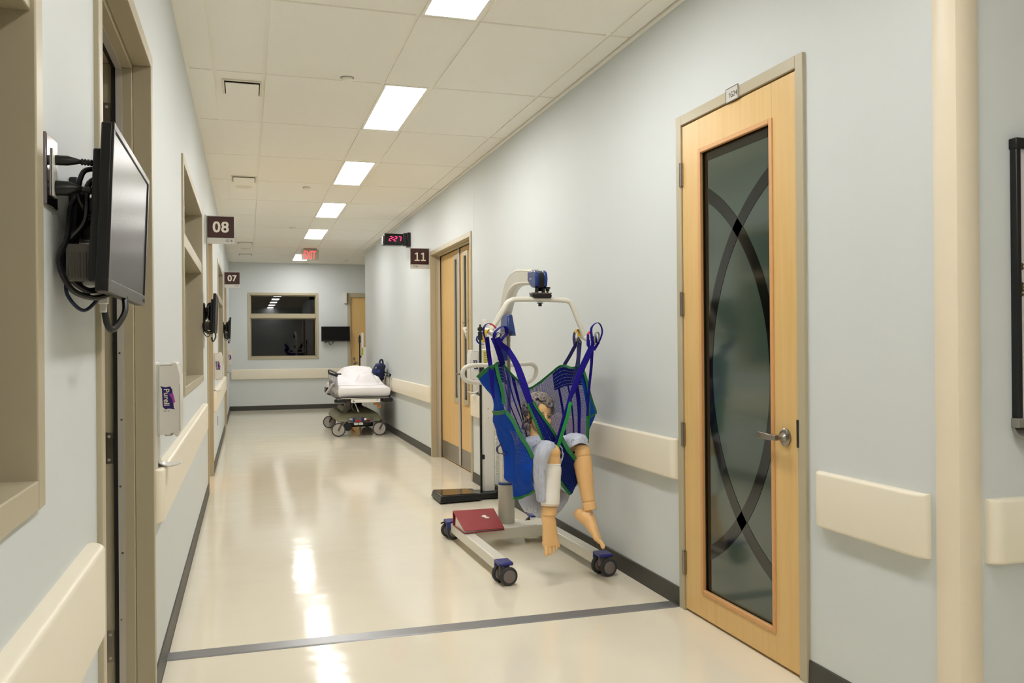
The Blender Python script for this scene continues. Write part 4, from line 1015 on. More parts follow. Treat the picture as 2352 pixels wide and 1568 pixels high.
# ---------------------------------------------------------------- column scale with black platform
def make_scale(ox, oy, label):
    """platform reaches to the left (-x) of the column at (ox, oy)"""
    t = thing('column_scale', (ox, oy, 0), label, 'scale', 'white column scales with black platforms')
    mb = MB(); mb.hexa([(ox - .50, oy - .21, .012), (ox - .13, oy - .17, .012), (ox - .13, oy + .14, .012), (ox - .50, oy + .17, .012)], [(ox - .485, oy - .19, .068), (ox - .13, oy - .165, .062), (ox - .13, oy + .135, .062), (ox - .485, oy + .155, .068)])
    mb.build('platform', 'scaleblack', t, bevel=.006)
    mb = MB(); mb.hexa([(ox - .475, oy - .165, .0675), (ox - .15, oy - .145, .0655), (ox - .2, oy + .12, .0655), (ox - .475, oy + .14, .0675)], [(ox - .475, oy - .165, .0705), (ox - .15, oy - .145, .067), (ox - .2, oy + .12, .067), (ox - .475, oy + .14, .0705)]); mb.build('platform_mat', 'scaleglass', t, smooth=0)
    mb = MB(); mb.box(ox - .14, ox + .06, oy - .12, oy + .09, .012, .058); mb.build('base_block', 'scaleblack', t, bevel=.008)
    for dy in (-.10, .09):
        mb = MB(); mb.lathe([(.012, -.011), (.036, -.011), (.038, -.006), (.038, .006), (.036, .011), (.012, .011)], (ox + .045, oy + dy, .038), (0, 1, 0), 28); wh = mb.build('transport_wheel', 'black', t)
        mb = MB(); mb.cyl((ox + .045, oy + dy - .013, .038), (ox + .045, oy + dy + .013, .038), .006, n=12); mb.build('axle', 'chrome', wh)
    for dx, dy in ((-.47, -.17), (-.47, .13), (-.15, -.14), (-.15, .11)):
        mb = MB(); mb.cyl((ox + dx, oy + dy, 0), (ox + dx, oy + dy, .02), .016, n=14); mb.build('foot', 'black', t)
    mb = MB(); mb.box(ox - .075, ox + .03, oy - .045, oy + .045, .055, 1.30); mb.build('column', 'white', t, bevel=.01)
    mb = MB(); mb.box(ox - .062, ox - .018, oy - .03, oy + .03, 1.29, 1.56); mb.build('display_post', 'white', t, bevel=.008)
    mb = MB(); mb.box(ox - .070, ox - .030, oy - .0475, oy - .0445, 1.155, 1.29); lb = mb.build('yellow_label', 'label', t, smooth=0)
    mb = MB()
    for k in range(8): mb.box(ox - .066, ox - .034, oy - .0482, oy - .0474, 1.165 + k * .015, 1.169 + k * .015)
    mb.build('label_lines', 'ink', lb, smooth=0)
    mb = MB(); mb.cyl((ox - .093, oy - .03, .055), (ox - .093, oy - .03, 1.46), .0105, n=14); mb.build('height_rod', 'black', t)
    mb = MB(); mb.cyl((ox - .093, oy - .045, 1.475), (ox - .093, oy - .012, 1.475), .022, n=18); mb.cyl((ox - .093, oy - .03, 1.44), (ox - .093, oy - .03, 1.515), .008, n=10); mb.box(ox - .112, ox - .074, oy - .04, oy - .02, 1.38, 1.45); mb.build('rod_head', 'black', t, bevel=.002)
    for z in (1.13, .36):
        mb = MB(); mb.box(ox - .095, ox - .06, oy - .045, oy - .015, z - .02, z + .02); mb.build('rod_clip', 'black', t, bevel=.003)
    mb = MB(); mb.cyl((ox - .03, oy - .05, .78), (ox - .03, oy - .044, .78), .004, n=10); mb.cyl((ox - .03, oy - .05, .70), (ox - .03, oy - .044, .70), .004, n=10); mb.build('column_screw', 'steel', t)
    return t


sc1 = make_scale(2.037, 7.23, 'white column scale with black platform behind the patient lift')
dup(sc1, (2.02, 15.45, 0), 'white column scale behind the head of the hospital bed')

# ---------------------------------------------------------------- sling hanging from the spreader bar
t = thing('patient_sling', (1.678, 4.850, 1.055), 'blue mesh patient sling with green binding hanging from the lift', 'sling')
SLING = t
def rough(rows, amp, sc, seed=0):
    """soft cloth folds: push points along the surface normal"""
    nr, nc = len(rows), len(rows[0]); out = [[p.copy() for p in r] for r in rows]
    for i in range(nr):
        for j in range(nc):
            a = rows[min(i + 1, nr - 1)][j] - rows[max(i - 1, 0)][j]; b = rows[i][min(j + 1, nc - 1)] - rows[i][max(j - 1, 0)]
            n = a.cross(b)
            if n.length > 1e-9: out[i][j] += n.normalized() * amp * mnoise.noise(Vector((rows[i][j].x * sc + seed, rows[i][j].y * sc, rows[i][j].z * sc * .35)))
    return out
# back panel: wraps from the left shoulder round behind the head to the right shoulder
back = [
 [(1.354, 4.720, 1.220), (1.417, 4.820, 1.237), (1.498, 4.920, 1.197), (1.595, 5.000, 1.111), (1.682, 5.060, 1.068), (1.758, 5.030, 1.120), (1.806, 4.970, 1.172), (1.843, 4.900, 1.213), (1.865, 4.810, 1.197), (1.882, 4.710, 1.212)],
 [(1.371, 4.710, 1.140), (1.443, 4.830, 1.134), (1.526, 4.940, 1.101), (1.615, 5.030, 1.042), (1.703, 5.090, 1.009), (1.774, 5.060, 1.036), (1.824, 4.990, 1.071), (1.863, 4.910, 1.101), (1.892, 4.810, 1.110), (1.915, 4.700, 1.108)],
 [(1.393, 4.700, 1.032), (1.472, 4.840, 1.014), (1.556, 4.960, 0.989), (1.641, 5.060, 0.947), (1.730, 5.120, 0.916), (1.801, 5.100, 0.929), (1.851, 5.020, 0.949), (1.889, 4.920, 0.966), (1.914, 4.810, 0.978), (1.928, 4.700, 0.992)],
 [(1.433, 4.680, 0.93), (1.517, 4.840, 0.889), (1.600, 4.970, 0.851), (1.674, 5.060, 0.81), (1.754, 5.120, 0.774), (1.820, 5.100, 0.774), (1.867, 5.020, 0.791), (1.899, 4.920, 0.81), (1.918, 4.810, 0.835), (1.929, 4.710, 0.87)],
 [(1.495, 4.640, 0.817), (1.568, 4.800, 0.751), (1.635, 4.930, 0.702), (1.699, 5.020, 0.657), (1.763, 5.080, 0.625), (1.820, 5.070, 0.618), (1.864, 5.000, 0.635), (1.894, 4.910, 0.661), (1.914, 4.810, 0.693), (1.922, 4.710, 0.751)],
 [(1.541, 4.600, 0.711), (1.596, 4.740, 0.63), (1.650, 4.860, 0.574), (1.699, 4.940, 0.533), (1.754, 5.000, 0.506), (1.805, 5.000, 0.503), (1.844, 4.950, 0.521), (1.870, 4.880, 0.549), (1.884, 4.800, 0.586), (1.911, 4.740, 0.65)],
]
rows = rough(resample_rows(back, 7, 6), .014, 9, 3)
mb = MB(); mb.grid(rows)
for k, f in enumerate(mb.f):
    c = sum((mb.v[i] for i in f), Vector()) / len(f)
    nc = len(rows[0]) - 1; i, j = divmod(k, nc); fi, fj = i / (len(rows) - 1), j / nc
    top = fi < .30 - .20 * abs(fj - .5) * 0 and (fj < .30 or fj > .62)
    seam = min(abs(fj - q) for q in (.13, .2, .27, .70, .79, .88)) < .012
    mb.m[k] = 1 if (fi < .22 and (fj < .18 or fj > .66)) else (2 if seam else 0)
mb.build('back_panel', ['mesh', 'perf', 'navy'], t, smooth=60)
def binding(pts, name='green_binding', wd=.017, m='green', thick=.0035, sub=6):
    mb = MB(); mb.ribbon([Vector(p) + Vector((0, -.003, 0)) for p in pts], wd, thick, sub=sub); return mb.build(name, m, t, smooth=60)
binding([rows[0][j] for j in range(0, len(rows[0]), 4)], wd=.013)
binding([rows[i][-1] for i in range(0, len(rows), 4)], wd=.016)
# left side: the big leg flap hanging under the left-hand thigh
flap = [
 [(1.295, 4.860, 1.156), (1.319, 4.820, 1.188), (1.336, 4.770, 1.209), (1.353, 4.710, 1.223)],
 [(1.332, 4.870, 1.101), (1.347, 4.810, 1.126), (1.362, 4.760, 1.138), (1.368, 4.700, 1.145)],
 [(1.374, 4.880, 1.045), (1.378, 4.800, 1.060), (1.385, 4.750, 1.072), (1.383, 4.690, 1.081)],
 [(1.384, 4.880, 0.988), (1.391, 4.800, 0.998), (1.397, 4.740, 1.007), (1.397, 4.680, 1.016)],
 [(1.378, 4.880, 0.932), (1.390, 4.790, 0.938), (1.401, 4.730, 0.947), (1.412, 4.670, 0.957)],
 [(1.378, 4.880, 0.875), (1.400, 4.780, 0.878), (1.418, 4.700, 0.884), (1.447, 4.640, 0.898)],
 [(1.410, 4.880, 0.806), (1.428, 4.770, 0.817), (1.451, 4.680, 0.83), (1.481, 4.610, 0.835)],
 [(1.436, 4.880, 0.743), (1.448, 4.750, 0.752), (1.475, 4.650, 0.767), (1.509, 4.580, 0.773)],
 [(1.457, 4.880, 0.659), (1.465, 4.740, 0.672), (1.491, 4.630, 0.694), (1.533, 4.560, 0.706)],
 [(1.462, 4.870, 0.582), (1.472, 4.730, 0.602), (1.498, 4.630, 0.62), (1.532, 4.560, 0.623)],
 [(1.464, 4.860, 0.553), (1.483, 4.740, 0.549), (1.509, 4.650, 0.556), (1.539, 4.580, 0.565)],
 [(1.498, 4.840, 0.518), (1.504, 4.750, 0.506), (1.527, 4.680, 0.511), (1.554, 4.610, 0.53)],
 [(1.513, 4.830, 0.438), (1.532, 4.780, 0.443), (1.553, 4.720, 0.465), (1.570, 4.650, 0.503)],
]
rows = rough(rough(resample_rows(flap, 5, 8), .024, 9, 8), .010, 24, 4)
mb = MB(); mb.grid(rows); nc = len(rows[0]) - 1
for k in range(len(mb.f)):
    i, j = divmod(k, nc); fi, fj = i / (len(rows) - 1), j / nc
    mb.m[k] = 1 if (.48 < fi < .70 and .42 < fj < .97) else 0
mb.build('leg_flap', ['solid', 'solidlight'], t, smooth=60)
n = len(rows)
binding([rows[i][-1] for i in range(0, int(n * .34), 4)], wd=.020)
binding([rows[i][-1] for i in range(int(n * .34), int(n * .68), 4)] , wd=.022)
binding([rows[0][j] + Vector((0, -.002, -.006)) for j in range(0, nc + 1, 4)], wd=.024)
binding([rows[-1][j] for j in range(0, nc + 1, 4)], wd=.018)
binding([(1.380, 4.840, 0.94), (1.392, 4.750, 0.946), (1.410, 4.670, 0.962)], wd=.026)
# right side tip that folds round behind the strap
tip = [[(1.872, 4.700, 1.181), (1.899, 4.720, 1.160), (1.924, 4.740, 1.127)], [(1.895, 4.690, 1.084), (1.929, 4.720, 1.069), (1.958, 4.750, 1.040)], [(1.910, 4.690, 0.993), (1.954, 4.730, 0.976), (1.993, 4.770, 0.954)], [(1.913, 4.690, 0.924), (1.960, 4.730, 0.911), (1.999, 4.770, 0.92)], [(1.913, 4.700, 0.838), (1.949, 4.740, 0.846), (1.983, 4.780, 0.862)], [(1.911, 4.710, 0.791), (1.939, 4.750, 0.798), (1.964, 4.790, 0.809)]]
rows = rough(resample_rows(tip, 6, 5), .01, 14, 5); mb = MB(); mb.grid(rows); nc = len(rows[0]) - 1
mb.mi = 0; mb.build('side_flap', 'solid', t, smooth=60); n = len(rows)
binding([rows[i][-1] for i in range(0, int(n * .7), 3)], wd=.014)
binding([(1.910, 4.685, 0.919), (1.955, 4.725, 0.909), (2.002, 4.770, 0.928)], wd=.014)
binding([(1.913, 4.685, 0.916), (1.915, 4.690, 0.839), (1.915, 4.700, 0.753)], wd=.013)
# far leg flap passing under the right-hand thigh
flap2 = [
 [(1.654, 4.540, 0.772), (1.673, 4.535, 0.796), (1.692, 4.535, 0.812)],
 [(1.662, 4.550, 0.726), (1.691, 4.535, 0.741), (1.723, 4.515, 0.742)],
 [(1.671, 4.560, 0.675), (1.720, 4.550, 0.679), (1.773, 4.530, 0.681)],
 [(1.682, 4.570, 0.611), (1.744, 4.580, 0.614), (1.816, 4.585, 0.619)],
 [(1.695, 4.570, 0.568), (1.762, 4.600, 0.565), (1.836, 4.610, 0.569)],
 [(1.726, 4.570, 0.522), (1.765, 4.595, 0.515), (1.809, 4.605, 0.526)],
 [(1.762, 4.580, 0.481), (1.769, 4.585, 0.477), (1.782, 4.590, 0.485)],
]
rows = rough(resample_rows(flap2, 6, 6), .01, 10, 11); mb = MB(); mb.grid(rows); mb.build('leg_flap', 'navymesh', t, smooth=60); n = len(rows)
binding([rows[i][0] for i in range(int(n * .58), n, 3)], wd=.016)
binding([rows[i][-1] + Vector((0, -.01, .004)) for i in range(0, int(n * .40), 3)], wd=.022)
# the two long leg straps crossing in front of the face
xs = [[(1.405, 4.680, 1.320), (1.442, 4.680, 1.319)], [(1.438, 4.620, 1.231), (1.479, 4.620, 1.230)], [(1.467, 4.570, 1.104), (1.511, 4.570, 1.108)], [(1.497, 4.545, 1.010), (1.531, 4.545, 1.021)], [(1.523, 4.540, 0.948), (1.570, 4.540, 0.956)], [(1.555, 4.530, 0.865), (1.618, 4.540, 0.891)], [(1.590, 4.535, 0.79), (1.661, 4.550, 0.829)], [(1.632, 4.560, 0.751), (1.687, 4.580, 0.786)]]
rows = resample_rows(xs, 6, 4); mb = MB(); mb.grid(rows); nr = len(rows)
for k in range(len(mb.f)): mb.m[k] = 0 if k // 4 < nr * .40 else 1
mb.build('leg_strap', ['navy', 'perf'], t, solid=.002, smooth=60)
binding([rows[i][0] for i in range(int(nr * .42), nr - 3, 3)], wd=.014, thick=.005); binding([rows[i][-1] for i in range(int(nr * .42), nr, 3)], wd=.014, thick=.005)
xs = [[(1.887, 4.600, 1.315), (1.931, 4.600, 1.315)], [(1.823, 4.570, 1.216), (1.863, 4.570, 1.210)], [(1.780, 4.550, 1.138), (1.814, 4.550, 1.122)], [(1.739, 4.530, 1.050), (1.763, 4.530, 1.040)], [(1.715, 4.515, 0.988), (1.738, 4.515, 0.992)], [(1.694, 4.510, 0.938), (1.723, 4.510, 0.937)], [(1.674, 4.515, 0.864), (1.700, 4.515, 0.863)], [(1.648, 4.530, 0.773), (1.671, 4.530, 0.762)]]
rows = resample_rows(xs, 6, 4); mb = MB(); mb.grid(rows); nr = len(rows); mb.build('leg_strap', 'navy', t, solid=.002, smooth=60)
binding([rows[i][-1] + Vector((-.002, -.004, 0)) for i in range(int(nr * .5), nr, 3)], wd=.020, m='greenlight')
# shoulder and hip straps up to the hanger rods
def strap(pts, wd, m='navy', name='strap', sub=5, thick=.003, side=None):
    mb = MB(); mb.ribbon(pts, wd, thick, sub=sub, side=side); return mb.build(name, m, t, smooth=60)
strap([(1.314, 4.720, 1.385), (1.332, 4.760, 1.320), (1.347, 4.780, 1.249), (1.348, 4.755, 1.194), (1.351, 4.750, 1.119), (1.358, 4.740, 1.031)], [.026, .026, .026, .026, .022, .012])
strap([(1.336, 4.680, 1.382), (1.356, 4.670, 1.338), (1.391, 4.720, 1.282), (1.438, 4.820, 1.221)], [.022, .03, .036, .036])
strap([(1.358, 4.660, 1.382), (1.377, 4.655, 1.345), (1.413, 4.670, 1.320), (1.436, 4.680, 1.304)], .032)
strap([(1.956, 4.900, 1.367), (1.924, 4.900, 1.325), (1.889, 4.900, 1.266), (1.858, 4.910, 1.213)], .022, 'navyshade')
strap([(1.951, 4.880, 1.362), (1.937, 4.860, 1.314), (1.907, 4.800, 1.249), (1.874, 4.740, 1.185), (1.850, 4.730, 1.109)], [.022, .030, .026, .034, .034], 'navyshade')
strap([(1.901, 4.620, 1.366), (1.893, 4.600, 1.336), (1.898, 4.600, 1.315), (1.883, 4.590, 1.285), (1.862, 4.580, 1.253), (1.839, 4.570, 1.216)], [.018, .02, .02, .024, .024, .026])
strap([(1.921, 4.600, 1.386), (1.918, 4.600, 1.340), (1.914, 4.600, 1.302), (1.921, 4.630, 1.213), (1.917, 4.650, 1.111), (1.912, 4.660, 1.008), (1.910, 4.670, 0.918)], [.018, .022, .02, .017, .016, .015, .014])
strap([(1.960, 4.610, 1.350), (1.944, 4.605, 1.330), (1.925, 4.600, 1.307)], [.014, .016, .018])
# coloured loops
def loop(pts, wd=.018, m='navy', name='strap_loop'): return strap(pts, wd, m, name, 6, .0025, side=(.25, -1, 0))
loop([(1.354, 4.800, 1.401), (1.349, 4.800, 1.424), (1.336, 4.800, 1.429), (1.328, 4.800, 1.411), (1.323, 4.800, 1.386), (1.317, 4.800, 1.356)], .034, 'yellow')
loop([(1.314, 4.740, 1.365), (1.301, 4.740, 1.408), (1.304, 4.740, 1.446), (1.325, 4.740, 1.463), (1.345, 4.720, 1.458), (1.365, 4.700, 1.437)], .016)
loop([(1.331, 4.725, 1.462), (1.348, 4.712, 1.454), (1.362, 4.698, 1.438)], .0166, 'red')
loop([(1.317, 4.800, 1.345), (1.294, 4.820, 1.351), (1.283, 4.830, 1.371), (1.291, 4.840, 1.394)], .016)
loop([(1.338, 4.660, 1.370), (1.337, 4.640, 1.407), (1.358, 4.630, 1.433), (1.383, 4.620, 1.445), (1.401, 4.620, 1.433), (1.404, 4.630, 1.404), (1.386, 4.640, 1.379), (1.371, 4.650, 1.350)], [.022, .024, .026, .034, .04, .036, .03, .026])
loop([(1.349, 4.680, 1.365), (1.367, 4.680, 1.400), (1.383, 4.680, 1.409), (1.390, 4.680, 1.394), (1.372, 4.670, 1.365)], .014, 'grey')
loop([(1.359, 4.680, 1.355), (1.357, 4.690, 1.390), (1.373, 4.700, 1.412), (1.391, 4.700, 1.400), (1.380, 4.690, 1.375)], .014, 'navy')
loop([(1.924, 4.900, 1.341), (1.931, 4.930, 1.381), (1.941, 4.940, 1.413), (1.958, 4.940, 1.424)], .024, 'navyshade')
loop([(1.912, 4.860, 1.412), (1.922, 4.850, 1.425), (1.933, 4.840, 1.415), (1.929, 4.840, 1.388)], .032, 'yellow')
loop([(1.931, 4.910, 1.362), (1.942, 4.900, 1.378), (1.958, 4.890, 1.381)], .018, 'grey')
loop([(1.940, 4.890, 1.324), (1.942, 4.900, 1.351), (1.946, 4.890, 1.375), (1.957, 4.880, 1.356)], .016, 'grey')
loop([(1.900, 4.630, 1.335), (1.913, 4.660, 1.376), (1.924, 4.680, 1.402), (1.936, 4.670, 1.412)], .020)
loop([(1.918, 4.672, 1.399), (1.926, 4.665, 1.410), (1.936, 4.655, 1.413)], .021, 'red')
loop([(1.918, 4.600, 1.335), (1.912, 4.600, 1.386), (1.910, 4.600, 1.429), (1.927, 4.600, 1.454), (1.956, 4.610, 1.465), (1.975, 4.610, 1.447), (1.983, 4.610, 1.416), (1.977, 4.610, 1.386), (1.963, 4.610, 1.355), (1.936, 4.600, 1.315)], [.02, .022, .02, .014, .012, .012, .013, .014, .015, .016])
loop([(1.931, 4.600, 1.335), (1.925, 4.590, 1.376), (1.936, 4.590, 1.406), (1.949, 4.590, 1.408), (1.955, 4.590, 1.386), (1.948, 4.600, 1.355)], .014, 'grey')
loop([(1.942, 4.600, 1.345), (1.937, 4.600, 1.381), (1.934, 4.600, 1.398)], .016)
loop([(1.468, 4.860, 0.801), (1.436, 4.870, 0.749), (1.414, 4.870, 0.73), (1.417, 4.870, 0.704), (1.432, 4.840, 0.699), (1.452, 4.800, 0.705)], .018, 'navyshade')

# ---------------------------------------------------------------- training mannequin sitting in the sling
t = thing('training_mannequin', (1.698, 4.800, 0.564), 'grey-haired training mannequin in a hospital gown sitting in the blue sling', 'mannequin')
MAN = t
Hc = Vector((1.704, 4.930, 0.917)); yawh = R(24)
fw = Vector((-.30, -.95, -.10)).normalized()
rotz = Matrix.Rotation(yawh, 3, 'Z'); fw = (rotz @ fw).normalized()
upv = Vector((.10, .10, 1)); upv = (upv - fw * upv.dot(fw)).normalized(); rt = fw.cross(upv)      # rt: towards the viewer's left
def H(r_, f_, u_): return Hc + rt * r_ + fw * f_ + upv * u_
HR = Matrix((rt, fw, upv)).transposed()
b = MB()
b.ellipsoid(H(0, -.012, .018), .070, .088, .082, 28, 18, HR)                # skull
b.ellipsoid(H(0, .022, -.045), .054, .058, .066, 24, 14, HR)                # face and jaw
b.ellipsoid(H(0, .052, -.098), .026, .024, .020, 18, 10, HR)                # chin
b.ellipsoid(H(0, .066, .012), .050, .014, .012, 18, 10, HR)                 # brow
for s in (-1, 1):
    b.ellipsoid(H(s * .036, .058, -.035), .022, .018, .022, 16, 10, HR)     # cheek
    b.tube([H(s * .069, -.002, .004), H(s * .078, -.012, .012), H(s * .080, -.018, -.004), H(s * .077, -.010, -.024), H(s * .069, .001, -.032)], [.008, .009, .009, .008, .008], 10, sub=3)   # ear rim
    b.ellipsoid(H(s * .071, -.006, -.010), .006, .010, .018, 12, 8, HR)
    b.ellipsoid(H(s * .012, .082, -.042), .0085, .009, .007, 12, 8, HR)     # nostril wing
b.tube([H(0, .078, .008), H(0, .088, -.012), H(0, .099, -.034), H(0, .090, -.046)], [.008, .0095, .0125, .010], 12, sub=3)     # nose
b.tube([H(-.022, .076, -.070), H(0, .084, -.067), H(.022, .076, -.070)], [.004, .0065, .004], 10, sub=3)
b.tube([H(-.020, .075, -.080), H(0, .083, -.080), H(.020, .075, -.080)], [.004, .007, .004], 10, sub=3)
neck0 = H(0, -.022, -.07); sh = Vector((1.688, 4.920, 0.728))
b.tube([neck0, neck0.lerp(sh, .5), sh], [.050, .046, .056], 20)
hip = Vector((1.738, 4.860, 0.538)); chest = sh.lerp(hip, .35)
rx = Vector((1, 0, 0))
rings = []
for f_, w_, d_ in ((-.05, .07, .05), (0, .150, .07), (.15, .165, .09), (.4, .145, .095), (.7, .135, .095), (1.0, .135, .095), (1.15, .11, .07)):
    c = sh.lerp(hip, f_); ax_ = (hip - sh).normalized(); dn_ = ax_.cross(rx).normalized()
    rings.append([c + rx * w_ * math.cos(q * math.pi / 14) + dn_ * d_ * math.sin(q * math.pi / 14) for q in range(28)])
b.loft(rings)
for s in (-1, 1):                                                          # arms lie along the sides, hands in the lap
    S_ = sh + rx * s * .115 + Vector((0, .01, -.02)); E_ = S_ + Vector((-s * .0, .0, -.17)); Wt = hip + Vector((s * .05, -.02, .05))
    b.tube([S_, S_.lerp(E_, .5), E_], [.045, .043, .036], 16); b.tube([E_, E_.lerp(Wt, .4), Wt], [.036, .035, .024], 16)
    fd = (Wt - E_).normalized(); pm = Wt + fd * .045; sd = fd.cross(Vector((0, 0, 1))).normalized()
    b.ellipsoid(pm, .036, .045, .018, 16, 10)
    for k, (o_, L_) in enumerate(((-.027, .060), (-.009, .072), (.009, .068), (.026, .052))):
        r0 = pm + fd * .03 + sd * o_; b.tube([r0, r0 + fd * L_ * .5 + Vector((0, 0, -.004)), r0 + fd * L_ * .8 + Vector((0, 0, -.020)), r0 + fd * L_ * .85 + Vector((0, 0, -.035))], [.0095, .009, .0085, .007], 8)
    r0 = pm - fd * .01 + sd * (-s * .03); b.tube([r0, r0 + sd * (-s * .025) + fd * .02, r0 + sd * (-s * .03) + fd * .05], [.011, .010, .008], 8)
# legs: thigh, knee, lower leg with ankle joint
def limb(pts, rads): b.tube(pts, rads, 28, sub=4)
kA = Vector((1.631, 4.520, 0.731)); aA = Vector((1.610, 4.500, 0.413)); hA = hip + Vector((-.07, -.02, 0))
kB = Vector((1.812, 4.580, 0.75)); aB = Vector((1.846, 4.500, 0.432)); hB = hip + Vector((.085, -.02, 0))
limb([hA, hA.lerp(kA, .5), kA + (kA - hA).normalized() * -.01], [.085, .074, .052])
limb([hB, hB.lerp(kB, .5), kB + (kB - hB).normalized() * -.04 + Vector((-.012, 0, -.022))], [.085, .072, .046])
b.ellipsoid(kA, .050, .052, .052, 24, 16)
knB = kB + Vector((-.028, .0, -.022)); b.tube([knB + Vector((.02, .01, .005)), knB + Vector((-.006, -.01, -.004))], [.043, .040], 28)     # round knee hinge
def shin(k_, a_, prof, cap=True):
    d = (a_ - k_); pts = [k_ + d * f_ for f_, r_ in prof]; rs = [r_ for f_, r_ in prof]; b.tube(pts, rs, 32)
shin(kA, aA, ((0.0, .046), (.08, .050), (.2, .052), (.45, .047), (.7, .040), (.895, .0385), (.90, .0385), (.905, .034), (.928, .034), (.933, .0395), (1.02, .0405), (1.075, .041)))
shin(kB + Vector((.012, -.008, .0)), aB, ((-.045, .030), (-.02, .043), (.06, .052), (.155, .053), (.16, .048), (.18, .048), (.185, .053), (.30, .053), (.5, .049), (.75, .041), (.94, .038), (.945, .033), (.968, .033), (.973, .039), (1.05, .040), (1.10, .040)))
def foot(an, a_, n_, big, L=.235):
    """an: ankle centre, a_: heel to toe axis, n_: towards the back of the foot, big: side of the big toe"""
    a_ = Vector(a_).normalized(); n_ = Vector(n_); n_ = (n_ - a_ * n_.dot(a_)).normalized(); w_ = a_.cross(n_) * big; wk = 1.12
    def Q(x, y, z): return an + a_ * x + w_ * y * wk + n_ * z
    F3 = Matrix((a_, w_, n_)).transposed()
    b.ellipsoid(Q(.004, 0, -.012), .036, .034, .034, 20, 14, F3)
    b.ellipsoid(Q(-.034, 0, -.045), .036, .030, .032, 18, 12, F3)
    def sec(x, z, hw, hh, y=0): return [Q(x, y + hw * math.cos(q * math.pi / 12), z + hh * math.sin(q * math.pi / 12)) for q in range(24)]
    b.loft([sec(-.05, -.05, .022, .020), sec(-.02, -.035, .033, .040), sec(.03, -.025, .035, .040), sec(.075, -.036, .037, .031, .002), (sec(.11, -.045, .041, .024, .003)), sec(.14, -.051, .043, .0185, .003), sec(.16, -.054, .040, .014, .003)])
    b.ellipsoid(Q(.136, .031, -.054), .024, .018, .018, 16, 10, F3)
    for y0, y1, L_, r_ in ((.031, .034, .060, .0125), (.0115, .013, .057, .0078), (-.0055, -.006, .050, .0074), (-.0205, -.0225, .042, .0072), (-.0335, -.038, .033, .0068)):
        s0 = .148 - (0 if y0 > 0 else abs(y0) * .45)
        b.tube([Q(s0, y0, -.054), Q(s0 + L_ * .45, y0 * .5 + y1 * .5, -.050), Q(s0 + L_ * .8, y1, -.056), Q(s0 + L_, y1, -.061)], [r_ * .95, r_ * .9, r_ * 1.02, r_ * .62], 12)
        e = Q(s0 + L_ * .84, y1, -.056 + r_ * .45)
        b.ellipsoid(e, r_ * .62, r_ * .62, r_ * .62, 10, 8)
ftA = Vector((1.604, 4.490, 0.386)); ftB = Vector((1.845, 4.490, 0.38))
foot(ftA, (.02, -.46, -.88), (0, -1, .45), 1)
foot(ftB, (.42, -.60, -.68), (.78, -.25, .55), 1)
body = b.build('body', 'skin', t, remesh=.0028, smoothmod=1)
for s in (-1, 1):
    m2 = MB(); e = H(s * .028, .0655, -.004); m2.ellipsoid(e - fw * .0035, .0115, .0115, .008, 16, 10, HR); ey = m2.build('eye', 'eyewhite', t)
    m2 = MB(); m2.ellipsoid(e + fw * .003, .0064, .0060, .0064, 14, 10, HR); m2.build('iris', 'eyedark', ey)
    m2 = MB(); m2.tube([H(s * .012, .078, .018), H(s * .028, .080, .0215), H(s * .045, .070, .017)], [.0022, .003, .0018], 8, sub=3); m2.build('eyebrow', 'hair', t)
m2 = MB(); m2.ellipsoid(H(0, .0815, -.0735), .021, .010, .0085, 16, 8, HR); m2.build('lips', 'lip', t)
for K, (dx, dz) in (('ankle', (0, 0)),):
    p = aB + (aB - kB).normalized() * .038 + Vector((-.008, -.040, 0)); m2 = MB(); m2.cyl(p, p + Vector((-.002, -.006, 0)), .0075, n=16); m2.cyl(p, p + Vector((-.0025, -.0075, 0)), .003, n=10); m2.build('joint_bolt', 'steel', t)
    p = knB + Vector((-.012, -.042, -.002)); m2 = MB(); m2.cyl(p + Vector((.004, .010, 0)), p + Vector((-.001, -.001, 0)), .006, n=16); m2.build('joint_pin', 'hole', t)
# curly grey hair
hb = MB(); rnd = random.Random(4)
hb.ellipsoid(H(0, -.022, .026), .082, .088, .086, 28, 18, HR)
hb.ellipsoid(H(0, -.055, -.045), .066, .046, .055, 20, 12, HR)
for k in range(150):
    th = rnd.uniform(0, 2 * math.pi); zz = rnd.uniform(-.75, 1); rr = math.sqrt(1 - zz * zz); d = Vector((rr * math.cos(th), rr * math.sin(th), zz))
    if d.y > .30 and d.z < .36: continue                                  # leave the face free
    if d.y > .05 and d.z < -.05 and abs(d.x) > .6: continue                # and the ears
    if d.y > -.2 and d.z < -.35: continue
    c = H(d.x * .083, -.022 + d.y * .090, .024 + d.z * .088); n_ = (HR @ d).normalized(); ta = n_.cross(Vector((rnd.uniform(-1, 1), rnd.uniform(-1, 1), rnd.uniform(-1, 1)))).normalized(); tb = n_.cross(ta)
    turns = rnd.uniform(.9, 1.6); r0 = rnd.uniform(.017, .028); st = rnd.uniform(0, 6.28)
    hb.tube([c + (ta * math.cos(st + q * turns * 6.28 / 16) + tb * math.sin(st + q * turns * 6.28 / 16)) * r0 * (1 - .45 * q / 16) + n_ * (.002 + .010 * math.sin(q * math.pi / 16)) for q in range(17)], [.003 + .0055 * math.sin(math.pi * (q + 1) / 18) for q in range(17)], 7)
for q in range(26):
    p0 = H(.060 + rnd.uniform(-.012, .018), -.035 + rnd.uniform(-.03, .03), -.03 - rnd.uniform(0, .075)); r0 = rnd.uniform(.012, .02); st = rnd.uniform(0, 6.28)
    hb.tube([p0 + rt * (r0 * .5 * math.cos(st + k * .55)) + upv * (r0 * math.sin(st + k * .55)) + fw * (r0 * .6 * math.cos(st + k * .4)) for k in range(15)], [.003 + .0045 * math.sin(math.pi * (k + 1) / 16) for k in range(15)], 7)
